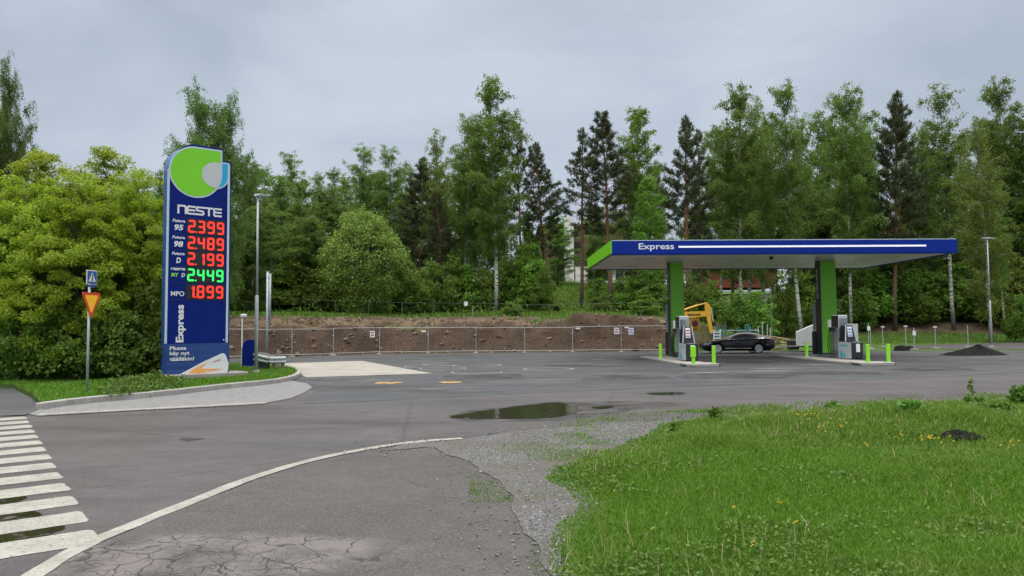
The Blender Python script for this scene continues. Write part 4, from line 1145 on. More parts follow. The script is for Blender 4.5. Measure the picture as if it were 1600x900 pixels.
# ------------------------------------------------------------------ canopy, columns, islands, pumps
CX, CY, CRZ = 4.70, 34.65, math.radians(1.2)
CW, CD, CZ, CT = 16.35, 9.0, 5.0, 0.66
can = thing('station_canopy', 'flat filling station canopy with blue front fascia and green end', 'canopy', (CX, CY, 0), CRZ)
mb = MB(); mb.box((CW / 2, CD / 2, CZ + .06), (CW - .12, CD - .12, .05)); sof = mb.build('soffit', M['soffit'], can)
mb = MB()
for k in range(1, 7): mb.box((CW * k / 7, CD / 2, CZ + .0335), (.012, CD - .14, .004))
mb.build('soffit_seam', M['grey'], sof)
for ix in range(4):
    for iy in range(2):
        mb = MB(); mb.box((CW * (ix + .5) / 4, CD * (iy * .5 + .25), CZ + .030), (1.1, .09, .008)); mb.build('flush_light', M['grey'], sof)
mb = MB(); mb.box((CW / 2, CD / 2, CZ + CT - .08), (CW - .3, CD - .3, .06)); mb.build('roof', M['roof'], can)
mb = MB()
prof = [(0, .0), (-.015, .06), (-.015, CT - .05), (0.0, CT), (.06, CT), (.06, 0)]
mb.prism([(y, z) for y, z in prof], lambda y, z: (-.005, y, CZ + z), lambda y, z: (CW + .0, y, CZ + z)); mb.cm = 1
fas = mb.build('front_fascia', [M['fascia'], M['fascia']], can)
mb = MB()
for k in range(1, 6):
    mb = MB(); mb.box((CW * k / 6, -.0165, CZ + CT / 2), (.012, .006, CT - .14)); mb.build('panel_seam', M['navy'], fas)
mb = MB(); mb.box((CW / 2, .025, CZ + CT + .012), (CW, .09, .03)); mb.build('top_trim', M['line'], fas)
mb = MB(); mb.box((CW / 2, .03, CZ - .014), (CW, .07, .024)); mb.build('drip_edge', M['navy'], fas)
mb = MB(); mb.box((-.035, CD / 2 + .02, CZ + CT / 2 + .03), (.06, CD + .0, CT - .05)); eg = mb.build('end_fascia', M['green'], can, False)
mb = MB(); mb.box((-.03, CD / 2 + .02, CZ + .014), (.07, CD, .075)); mb.build('end_trim', M['navy'], eg)
mb = MB(); mb.box((CW + .035, CD / 2 + .02, CZ + CT / 2), (.06, CD, CT)); mb.build('end_fascia', M['fascia'], can)
mb = MB(); mb.box((CW / 2, CD + .035, CZ + CT / 2), (CW, .06, CT)); mb.build('rear_fascia', M['blue'], can)
def CU(u): return (CX * 0 + (u - 957) / (1505 - 957) * CW)
mb = MB(); put_text(mb, 'Express', .40, lambda x, y: (CU(999) + x, -.021, CZ + .26 + y), .006, 0, width=CU(1055) - CU(999)); mb.build('lettering', M['white'], fas)
mb = MB(); mb.box((CU(1062) / 2 + CU(1456) / 2, -.022, CZ + .36), (CU(1456) - CU(1062), .02, .085)); mb.build('white_stripe', mat('glowing_stripe_film', (.75, .77, .85), .4, emit=(.85, .88, 1), estr=.25), fas)  # white fascia stripe with a faint added glow of its own
# small dome camera under the canopy
dc = PX(1205, 400, 36.5)
mb = MB()
vs = [(0, 0, 0)]
prof = [(.10, 0), (.10, -.05), (.085, -.10), (.05, -.14), (.0, -.155)]
for r, z in prof: mb.tube([(0, 0, z), (0, 0, z - .001)], max(r, .004), 14)
mb = MB(); mb.tube([(0, 0, z) for r, z in prof], [max(r, .004) for r, z in prof], 16)
o = mb.build('dome_camera', M['black'], None, True); o.location = (dc[0], dc[1], CZ + .032); tag(o, 'black dome camera under the canopy soffit', 'camera')

def column(u0, u1, label):
    D = 38.7
    x0, x1 = (u0 - 800) / F * D, (u1 - 800) / F * D; w = x1 - x0; dp = .62
    c = thing('canopy_column', label, 'column', (x0, D, .0), CRZ)
    mb = MB(); mb.box((w / 2 + .004, dp / 2, 2.55), (w - .012, dp - .01, 4.9)); mb.build('green_face', M['green_paint'], c)
    mb = MB(); mb.box((-.012, dp / 2, 2.55), (.02, dp, 4.9)); sp = mb.build('side_panel', M['navy'], c)
    mb = MB(); mb.box((-.018, -.008, 2.55), (.036, .03, 4.9)); mb.build('corner_trim', M['dkgreen'], c)
    mb = MB(); put_text(mb, 'Express', .36, lambda x, y: (-.0235, dp * .76 - y, 3.05 + x), .010, 0, width=1.55)
    mb.T = None
    mb.build('lettering', M['line'], sp)
    mb = MB(); mb.box((w / 2, dp / 2, 5.0), (w + .02, dp + .02, .05)); mb.build('head_collar', M['lgrey'], c)
    mb = MB(); mb.box((w / 2, dp / 2, .16), (w + .06, dp + .06, .12)); mb.build('foot', M['dkgreen'], c)
    mb = MB(); mb.tube([(w + .03, .1, .2), (w + .03, .1, 4.95)], .022, 6); mb.build('cable_pipe', M['galv_dull'], c)
    return c
column(1047.5, 1068, 'green canopy column behind the pump nearer the parked car bonnet')
column(1283, 1307, 'green canopy column behind the pump nearer the white trailer')

def island(px, label, XF):
    a, b = G(*px[0]), G(*px[1]); w = b[0] - a[0]
    o = thing('pump_island', label, 'pump island', (a[0], a[1], 0), math.radians(2.0))
    mb = MB(); mb.box((w / 2, .55, .065), (w, 1.1, .13), None, .02); mb.build('front_kerb', M['kerb'], o)
    mb = MB(); mb.box((w / 2, 5.2, .05), (w - .06, 8.2, .10), None, .015); mb.build('island_slab', M['concrete'], o)
    for x in (-.06, w + .06):
        mb = MB(); mb.box((x, .4, .06), (.10, .55, .10), None, .02); mb.build('guard_block', M['iron'], o)
    return a, w
island(((1074, 573.6), (1123, 573.0)), 'concrete pump island with three green bollards near the parked car', 0)
island(((1347, 571.8), (1399, 571.3)), 'concrete pump island with three green bollards near the asphalt heap', 0)

def pump(u0, u1, v, label):
    a, b = G(u0, v, .12), G(u1, v, .12); w = b[0] - a[0]; D = a[1]
    p = thing('fuel_pump', label, 'fuel pump', (a[0], D, .10), math.radians(1.5))
    L = 1.35
    mb = MB(); mb.box((w / 2, .30, .41), (w, .60, .78), None, .05); eb = mb.build('end_cabinet', M['black'], p)
    mb = MB(); mb.box((w * .52, -.004, .52), (w * .34, .008, .36)); mb.build('sticker', M['paper'], eb)
    mb = MB(); mb.box((w / 2, .60 + (L - .6) / 2 + .001, .40), (w - .02, L - .602, .76), None, .02); lb = mb.build('lower_cabinet', M['grey'], p)
    mb = MB(); mb.box((-.006, .68, .40), (.012, L - .14, .72)); sp = mb.build('side_plate', M['lgrey'], p)
    mb = MB()
    for k, (yy, zz) in enumerate(((1.0, .20), (.72, .17))):
        mb.prism([(yy + .13 * math.cos(t) * (.8 if k else 1), zz + (.17 if k == 0 else .11) * math.sin(t)) for t in [6.283 * q / 16 for q in range(16)]], lambda y, z: (-.014, y, z), lambda y, z: (-.0125, y, z))
    mb.build('emblem_print', M['teal'], sp)
    mb = MB(); mb.box((-.0135, .75, .62), (.003, .70, .05)); mb.build('print_line', M['teal'], sp)
    # tapered display head on the front module with two slanted struts
    mb = MB(); y0, y1 = .62, 1.30
    mb.add([(w * .06, y0, .79), (w * .94, y0, .79), (w * .94, y1, .79), (w * .06, y1, .79), (w * .24, y0 + .12, 1.52), (w * .76, y0 + .12, 1.52), (w * .76, y1, 1.52), (w * .24, y1, 1.52)],
           [(0, 1, 5, 4), (1, 2, 6, 5), (2, 3, 7, 6), (3, 0, 4, 7), (4, 5, 6, 7), (3, 2, 1, 0)])
    hd = mb.build('display_head', M['black'], p)
    mb = MB()
    mb.add([(w * .30, y0 + .028, 1.02), (w * .70, y0 + .028, 1.02), (w * .70, y0 + .105, 1.46), (w * .30, y0 + .105, 1.46)], [(0, 1, 2, 3)]); mb.build('notice', M['paper'], hd)
    mb = MB()
    for k in range(3): mb.add([(w * .34, y0 + .0265 + k * .020, 1.06 + k * .13), (w * .66, y0 + .0265 + k * .020, 1.06 + k * .13), (w * .66, y0 + .033 + k * .020, 1.12 + k * .13), (w * .34, y0 + .033 + k * .020, 1.12 + k * .13)], [(0, 1, 2, 3)])
    mb.build('notice_print', M['print_red'] if u0 < 1200 else M['print_blue'], hd)
    for sx in (-1, 1):
        mb = MB(); mb.tube([(w / 2 + sx * w * .49, y0 - .02, .80), (w / 2 + sx * w * .33, y0 + .09, 1.54)], .028, 6); mb.build('strut', M['lgrey'], p)
    mb = MB(); mb.box((.04, 1.05, 1.15), (.05, .30, .45)); mb.build('keypad_panel', M['navy'], p)
    # tall electronics tower behind
    mb = MB(); mb.box((w * .5, 1.66, .96), (w * .80, .70, 1.80), None, .02); mb.build('rear_cabinet', M['grey'], p)
    mb = MB(); mb.box((w * .5, 1.66, 1.72), (w * .84, .70, .56), None, .025); tw = mb.build('tower', M['lgrey'], p)
    mb = MB(); mb.box((w * .08 - .006, 1.66, 1.72), (.012, .66, .52)); mb.build('tower_side', M['black'], tw)
    mb = MB(); mb.box((w * .05, 2.2, 1.62), (.05, .25, .36)); mb.build('warning_plate', M['paper'], p)
    for k in range(4):
        y = 1.45 + k * .17
        mb = MB(); mb.tube([(-.05, y, 1.30), (-.16, y, 1.05), (-.20, y - .02, .6), (-.15, y - .06, .18), (-.06, y - .1, .14), (-.02, y - .12, .35)], .020, 6); hz_ = mb.build('hose', M['rubber'], p, True)
        mb = MB(); mb.box((-.07, y, 1.36), (.08, .06, .16), None, .015); mb.tube([(-.08, y, 1.30), (-.16, y, 1.20)], .018, 6); mb.build('nozzle', M['black'], hz_)
    return p
pump(1072.8, 1092.6, 564, 'grey and black fuel pump beside the parked black car')
pump(1332, 1351.7, 561.5, 'grey and black fuel pump beside the canopy column by the white trailer')

def terminal(u, D, label):
    x = (u - 800) / F * D
    t = thing('payment_terminal', label, 'payment terminal', (x, D, .1), CRZ)
    mb = MB(); mb.box((.2, .2, .62), (.42, .42, 1.24), None, .04); mb.build('lower_case', M['black'], t)
    mb = MB(); mb.box((.22, .2, 1.98), (.34, .34, 1.45), None, .015); b = mb.build('light_board', M['lgrey'], t)
    mb = MB(); mb.box((.2, .03, .95), (.26, .02, .3)); mb.build('screen', M['navy'], t)
terminal(1041, 39.6, 'black payment terminal with pale board beside the column by the car')
terminal(1272, 39.6, 'black payment terminal with pale board beside the column by the trailer')

def bollard(u, v, vt, style, label):
    x, y = G(u, v, .13 if style != 'cross' else .10)
    h = PX(u, vt, y)[2] - .10
    b = thing('bollard', label, 'bollard', (x, y, .10), 0, 'green bollards on the pump islands')
    mb = MB(); mb.box((0, 0, h / 2), (.13, .10, h), None, .012); mb.build('post', M['bollard'], b)
    if style == 'wide': mb = MB(); mb.box((-.005, -.005, h * .70), (.205, .12, h * .58), None, .012); mb.build('collar', M['bollard'], b)
    if style == 'cross': mb = MB(); mb.box((.0, -.01, h * .62), (.28, .09, .07), None, .01); mb.build('crossbar', M['green_paint'], b)
    mb = MB(); mb.box((0, 0, .012), (.22, .2, .024)); mb.build('base_plate', M['galv'], b)
bollard(1083.5, 569, 540.5, 'wide', 'green bollard with wide collar in front of the pump by the car')
bollard(1115.5, 567.5, 540, 'plain', 'plain green bollard at the corner of the island by the car')
bollard(1032, 559.6, 537, 'plain', 'slim green bollard at the back of the island by the car')
bollard(1356.5, 566, 538, 'plain', 'green bollard touching the black end of the pump by the trailer')
bollard(1388.5, 565, 537.5, 'plain', 'green bollard at the open corner of the island by the asphalt heap')
bollard(1260.5, 557.5, 535, 'cross', 'green bollard with crossbar in front of the white trailer')

# ------------------------------------------------------------------ roadside furniture
def lamp_post(u, vb, vt, label, zb, arms, sleeve):
    x, y = G(u, vb, zb); H = PX(u, vt, y)[2] - zb
    t = thing('street_lamp', label, 'street lamp', (x, y, zb))
    mb = MB(); mb.tube([(0, 0, -.1), (0, 0, H * sleeve), (0, 0, H * sleeve + .04)], [.064, .062, .045], 14); mb.tube([(0, 0, H * sleeve), (0, 0, H)], [.043, .033], 12); mb.build('pole', M['galv'], t, True)
    mb = MB(); mb.tube([(0, 0, 0), (0, 0, .10)], [.16, .12], 14); mb.build('base', M['concrete'], t)
    for dx in arms:
        mb = MB()
        L = abs(dx); s = 1 if dx > 0 else -1
        mb.add([(s * -.10, -.10, H + .00), (s * -.10, .10, H + .00), (s * L, .06, H + .03), (s * L, -.06, H + .03), (s * -.10, -.08, H + .07), (s * -.10, .08, H + .07), (s * L * .5, .10, H + .10), (s * L * .5, -.10, H + .10), (s * L, .05, H + .05), (s * L, -.05, H + .05), (s * L * .3, 0, H - .04)],
               [(0, 1, 10), (1, 2, 10), (2, 3, 10), (3, 0, 10), (4, 5, 6, 7), (7, 6, 8, 9), (0, 4, 7), (0, 7, 9, 3), (1, 6, 5), (1, 2, 8, 6), (2, 3, 9, 8), (0, 1, 5, 4)])
        h_ = mb.build('lamp_head', M['galv'], t)
        mb = MB(); mb.box((s * L * .55, 0, H - .005), (L * .4, .09, .01)); mb.build('lens', M['lampglass'], h_)
    return t
lamp_post(400, 583, 307, 'slim grey street lamp with one flat head beside the price pylon', .11, (.46,), .43)
lamp_post(1549.7, 541.7, 373, 'tall pale street lamp with two arms at the far road', .02, (.62, -.42), .42)
# double pole
x, y = G(417, 558.7)
t = thing('twin_pole', 'grey twin tube mast behind the crash barrier', 'mast', (x, y, 0))
H = PX(417, 424, y)[2]
mb = MB(); mb.tube([(0, 0, 0), (0, 0, H)], .075, 10); mb.build('pole', M['galv'], t, True)
mb = MB(); mb.tube([(.16, -.02, H * .40), (.16, -.02, H * .97)], .055, 10); mb.build('upper_tube', M['lgrey'], t, True)
mb = MB()
for f in (.42, .5, .93): mb.box((.08, 0, H * f), (.28, .12, .05))
mb.build('clamp', M['grey'], t)
mb = MB(); mb.tube([(.0, 0, H), (0, 0, H + .02)], .10, 10); mb.build('cap', M['galv'], t)
# blue tyre-air panel
x, y = G(391, 574.5, .11)
t = thing('service_panel', 'dark blue round topped service panel behind the street lamp', 'service post', (x - .33, y, .11), math.radians(18))
pr = [(0, 0), (.62, 0), (.62, 1.08), (.30, 1.12)] + [(.30 - .30 * math.sin(q), .80 + .32 * math.cos(q)) for q in [math.pi / 2 * k / 8 for k in range(1, 9)]]
mb = MB(); mb.prism(pr, lambda a, b: (a, 0, b), lambda a, b: (a, .16, b)); mb.build('panel', M['blue'], t)
mb = MB(); mb.box((-.018, .08, .40), (.03, .17, .80)); mb.build('edge_strip', M['lgrey'], t)
mb = MB(); mb.box((.35, .1, .02), (1.0, .5, .06)); mb.build('foot_slab', M['concrete'], t)
# crash barrier: W beam and bent-back wing
A = Vector(G(421, 578, .11)); B = Vector(G(446, 577, .11)); Cw = A + Vector((-.75, .55))
t = thing('crash_barrier', 'short galvanised crash barrier with a bent back wing', 'crash barrier', (A.x, A.y, .11))
wprof = [(0, .30), (-.05, .33), (-.06, .37), (-.01, .41), (-.01, .45), (-.06, .49), (-.05, .53), (0, .56)]
def beam(p, q, r0, r1, name, lift0=0, lift1=0):
    d = (q - p).normalized(); nn = Vector((d.y, -d.x)); mb = MB(); vs = []
    for pt, rr, lf in ((p, r0, lift0), (q, r1, lift1)):
        for o_, z in wprof: vs.append((pt.x - A.x + nn.x * -o_ * 1.0, pt.y - A.y + nn.y * -o_, .06 + (z - .43) * rr + .30 + lf))
    n = len(wprof); mb.add(vs, [(i, i + 1, n + i + 1, n + i) for i in range(n - 1)]); return mb.build(name, M['galv'], t)
beam(A, B, 1.0, 1.0, 'beam'); beam(Cw, A, 1.25, 1.0, 'wing', .10, 0)
mb = MB(); mb.add([(Cw.x - A.x, Cw.y - A.y, .66), (0, 0, .50), (.12, .35, .50), (Cw.x - A.x + .3, Cw.y - A.y + .35, .62)], [(0, 1, 2, 3)]); mb.add([(Cw.x - A.x, Cw.y - A.y + .03, .0), (0, .03, .0), (0, .03, .30), (Cw.x - A.x, Cw.y - A.y + .03, .32)], [(0, 1, 2, 3)]); mb.build('wing_backing', M['iron'], t)
for f in (.25, .8):
    mb = MB(); q = (B - A) * f; mb.box((q.x, q.y + .06, .16), (.12, .10, .40)); mb.build('post', M['timber_old'], t)
x, y = G(427.5, 570); H = PX(427.5, 548, y)[2]
mb = MB(); mb.tube([(0, 0, 0), (0, 0, H), (.0, 0, H + .02)], [.06, .06, .075], 10); mb.tube([(0, 0, H * .86), (.16, 0, H * .86)], .02, 6)
o = mb.build('marker_post', M['lgrey'], None, True); o.location = (x, y + .6, 0); tag(o, 'short pale post standing behind the crash barrier', 'post')
# white camera post behind the pylon
x, y = G(361, 573, .11); y += 1.2; H = PX(361, 491, y)[2]
t = thing('camera_post', 'thin white camera post half hidden by the price pylon', 'camera post', (x, y, .1))
mb = MB(); mb.tube([(0, 0, 0), (0, 0, H - .1)], .03, 8); mb.build('pole', M['white'], t)
mb = MB(); mb.box((.06, 0, H - .16), (.24, .14, .13), None, .02); mb.build('camera_head', M['white'], t)
# white roll behind
x, y = G(372, 552); mb = MB()
mb.tube([(-.36, 0, .17), (-.30, 0, .19), (.28, .02, .19), (.36, .02, .16)], [.10, .17, .17, .12], 12)
o = mb.build('membrane_roll', M['white'], None, True); o.location = (x, y - .6, 0.12); tag(o, 'white plastic roll lying by the site fence', 'roll')

# road signs on one post
x, y = G(138.5, 614, .11)
H = PX(138, 422, y)[2] - .11
t = thing('road_sign', 'grey post carrying a blue crossing sign above a yellow give way sign', 'road sign', (x, y, .11), math.radians(80))
mb = MB(); mb.tube([(0, .045, -.1), (0, .045, H - .05)], .030, 10); mb.build('pole', M['galv'], t, True)
k = y / F
s_h = 22 * k; zc_ = PX(138, 433.5, y)[2] - .11
mb = MB(); mb.box((0, -.01, zc_), (s_h, .02, s_h * 1.0), None, .004); a_ = mb.build('crossing_sign', M['white'], t)
mb = MB(); mb.box((0, -.0225, zc_), (s_h * .90, .004, s_h * .90)); f_ = mb.build('blue_field', M['sign_blue'], a_)
mb = MB(); q = s_h * .36; mb.add([(-q, -.026, zc_ - q * .85), (q, -.026, zc_ - q * .85), (0, -.026, zc_ + q)], [(0, 1, 2)]); tr_ = mb.build('triangle', M['white'], f_)
mb = MB()
mb.tube([(.01 * s_h, -.028, zc_ + q * .35), (0, -.028, zc_ - .1 * q)], s_h * .03, 5); mb.tube([(0, -.028, zc_ - .1 * q), (-.10 * s_h, -.028, zc_ - q * .75)], s_h * .025, 5); mb.tube([(0, -.028, zc_ - .1 * q), (.11 * s_h, -.028, zc_ - q * .75)], s_h * .025, 5); mb.tube([(0, -.028, zc_ + q * .2), (.10 * s_h, -.028, zc_ - q * .1)], s_h * .02, 5)
mb.tube([(0, -.029, zc_ + q * .45), (0, -.026, zc_ + q * .45)], s_h * .05, 8)
mb.build('walking_figure', M['black'], f_)
mb = MB(); mb.box((0, -.01, zc_ - s_h * .62), (s_h * .7, .02, s_h * .16)); mb.build('clamp_plate', M['sign_blue'], t)
zt = PX(143, 457, y)[2] - .11; zb = PX(143, 499, y)[2] - .11; hw = .33
def rtri(hw, zt, zb, y_, rr=.12):
    P_ = [Vector((-hw, zt)), Vector((0, zb)), Vector((hw, zt))]; out = []
    for i in range(3):
        p, a, b = P_[i], P_[i - 1], P_[(i + 1) % 3]
        s0, s1 = p.lerp(a, rr), p.lerp(b, rr)
        for kk in range(5):
            u_ = kk / 4; out.append(s0.lerp(p, u_).lerp(p.lerp(s1, u_), u_))
    return [(p.x, p.y) for p in out]
mb = MB(); mb.prism(rtri(hw, zt, zb, 0), lambda a, b: (a, -.02, b), lambda a, b: (a, -.005, b)); yl = mb.build('give_way_sign', M['sign_red'], t)
mb = MB(); mb.poly([(a, -.024, b) for a, b in rtri(hw * .70, zt - (zt - zb) * .10, zb + (zt - zb) * .20, 0)]); mb.build('yellow_field', M['sign_yellow'], yl)

# no parking board by the excavator
x, y, zz = PX(1086, 508, 45.0); kk = 45.0 / F
t = thing('parking_sign', 'yellow no parking board standing behind the fuel pump', 'parking sign', (x, y, 0))
mb = MB(); mb.tube([(0, .04, 0), (0, .04, zz + .3)], .03, 8); mb.build('post', M['galv'], t)
mb = MB(); mb.box((0, 0, zz), (14 * kk, .03, 20 * kk), None, .008); b_ = mb.build('board', M['sign_yellow'], t)
mb = MB(); cz = zz + 2.2 * kk; mb.poly([(math.cos(a) * 5 * kk, -.019, cz + math.sin(a) * 5 * kk) for a in [6.283 * q / 24 for q in range(24)]]); d_ = mb.build('red_disc', M['sign_red'], b_)
mb = MB(); mb.poly([(math.cos(a) * 3.7 * kk, -.022, cz + math.sin(a) * 3.7 * kk) for a in [6.283 * q / 24 for q in range(24)]]); mb.build('blue_disc', M['sign_navy'], d_)
mb = MB(); e = 3.6 * kk; mb.add([(-e * .72 - .02, -.024, cz + e * .72 - .02), (-e * .72 + .02, -.024, cz + e * .72 + .02), (e * .72 + .02, -.024, cz - e * .72 + .02), (e * .72 - .02, -.024, cz - e * .72 - .02)], [(0, 3, 2, 1)]); mb.build('slash', M['sign_red'], d_)
mb = MB(); mb.box((0, -.018, zz - 6.5 * kk), (9 * kk, .004, 1.2 * kk)); mb.build('text_bar', M['black'], b_)

# ------------------------------------------------------------------ site fences
def fence_panel(name, L, H, m, foot=True, wires=(15, 5), tr=1.0):
    r = thing(name, 'x', 'fence', (0, 0, 0))
    mb = MB(); mb.tube([(0, 0, .0), (0, 0, H)], .019 * tr, 6); mb.tube([(L, 0, .0), (L, 0, H)], .019 * tr, 6); mb.tube([(0, 0, H), (L, 0, H)], .017 * tr, 6); mb.tube([(0, 0, .10), (L, 0, .10)], .017 * tr, 6)
    mb.build('frame', m, r)
    mb = MB()
    for i in range(1, wires[0]): mb.box((L * i / wires[0], 0, H / 2 + .05), (.0018, .0018, H - .12))
    for i in range(1, wires[1]): mb.box((L / 2, .004, .1 + (H - .1) * i / wires[1]), (L, .0018, .0018))
    mb.build('wire_mesh', m, r)
    if foot:
        mb = MB(); mb.box((-.02, 0, -.02), (.22, .5, .10), None, .03); mb.build('foot_block', M['concrete'], r)
        mb = MB(); mb.box((-.02, -.02, H * .72), (.10, .07, .06)); mb.build('clip', M['galv'], r)
    return r
# lower fence of hired mesh panels, panel joints read off the photo
us = [345, 398, 456, 521, 593, 669, 744, 820, 895, 971, 1043]
pts = []
for u in us:
    D = 44.0
    for _ in range(12):
        X = (PX(u, 550, D))[0]; D = float(fence_y(X))
    pts.append((X, D))
protoF = None
tags_ = ['behind the price pylon', 'left of the twin tube mast', 'right of the twin tube mast', 'left of the red framed notice', 'bearing no notice beside the mid brace panel', 'below the small white plate', 'below the bare soil edge', 'below the green tuft on the bank', 'below the low soil mound', 'between the two white notices and the column']
for i in range(len(pts) - 1):
    a, b = Vector(pts[i]), Vector(pts[i + 1]); L = (b - a).length
    if protoF is None:
        protoF = fence_panel('fence_panel', 3.0, 1.62, M['galv_dull']); o = protoF
    else: o = copy_tree(protoF)
    o.location = (a.x, a.y, .05); o.rotation_euler = (.03 * math.sin(i * 2.3), .006 * math.sin(i * 3.7), math.atan2(b.y - a.y, b.x - a.x)); o.scale = (L / 3.0, 1, 1 + .02 * math.sin(i * 5.1))
    tag(o, 'grey mesh site fence panel ' + tags_[i], 'fence panel', 'site fence panels along the forecourt')
def on_fence(u, v, D=None):
    D = D or 44.0
    for _ in range(12):
        X = PX(u, v, D)[0]; D = float(fence_y(X))
    return PX(u, v, D - .03)
def notice(u, v, w, h, label, pm):
    x, y, z = on_fence(u, v); k = y / F
    t = thing('notice_sign', label, 'notice', (x, y - .02, z))
    mb = MB(); mb.box((0, 0, 0), (w * k, .012, h * k)); b = mb.build('board', M['paper'], t)
    if pm:
        mb = MB()
        for q in range(2): mb.box((0, -.008, h * k * (.22 - .4 * q)), (w * k * .72, .004, h * k * .22))
        mb.build('print', M[pm], b)
notice(582, 522, 7.5, 10, 'white notice with red print on the site fence', 'print_red')
notice(963.5, 517, 8, 10, 'white notice with red print beside a blue one on the fence', 'print_red')
notice(986, 517.5, 8, 10, 'white notice with blue print on the site fence', 'print_blue')
notice(662, 517.5, 7, 2.5, 'small white plate on the fence top below the bank', None)
notice(903, 513, 7, 2.2, 'small white plate on the fence below the soil mound', None)
notice(979, 511.5, 7, 2.2, 'small white plate above the blue notice', None)
# upper light fence along the bank top
ups = [(355, 478), (403, 477), (455, 475.5), (477, 475), (527, 474), (578, 473), (628, 473), (676, 472), (717, 469), (765, 468), (810, 470), (860, 476), (905, 480), (955, 483), (1003, 484), (1040, 482)]
protoU = None; pp = []
for u, v in ups:
    X = PX(u, v, 59.5)[0]; pp.append((X, 59.5 + 0.8 * math.sin(u * .02)))
for i in range(len(pp) - 1):
    a, b = Vector(pp[i]), Vector(pp[i + 1]); L = (b - a).length
    if protoU is None:
        protoU = fence_panel('wire_fence_bay', 2.5, 1.25, M['greenwire'], False, (8, 3), .5); o = protoU
    else: o = copy_tree(protoU)
    o.location = (a.x, a.y, gz(a.x, a.y) - .05); o.rotation_euler = (0, math.atan2(gz(a.x, a.y) - gz(b.x, b.y), L), math.atan2(b.y - a.y, b.x - a.x)); o.scale = (L / 2.5, 1, 1)
    tag(o, 'thin green grey wire fence bay along the top of the soil bank', 'fence', 'wire fence bays on the bank top')
x, y, z = PX(728, 474.5, 58.6); t = thing('notice_sign', 'small white notice on the upper wire fence', 'notice', (x, y, z)); mb = MB(); mb.box((0, 0, 0), (.28, .02, .34)); mb.build('board', M['white'], t)
x, y, z = PX(739, 505, 55); z = gz(x, y); mb = MB(); mb.tube([(0, 0, -.1), (0, 0, 1.55)], .05, 6); o = mb.build('wooden_post', M['timber_old']); o.location = (x, y, z); tag(o, 'dark wooden post on the bank beside the small white notice', 'post')

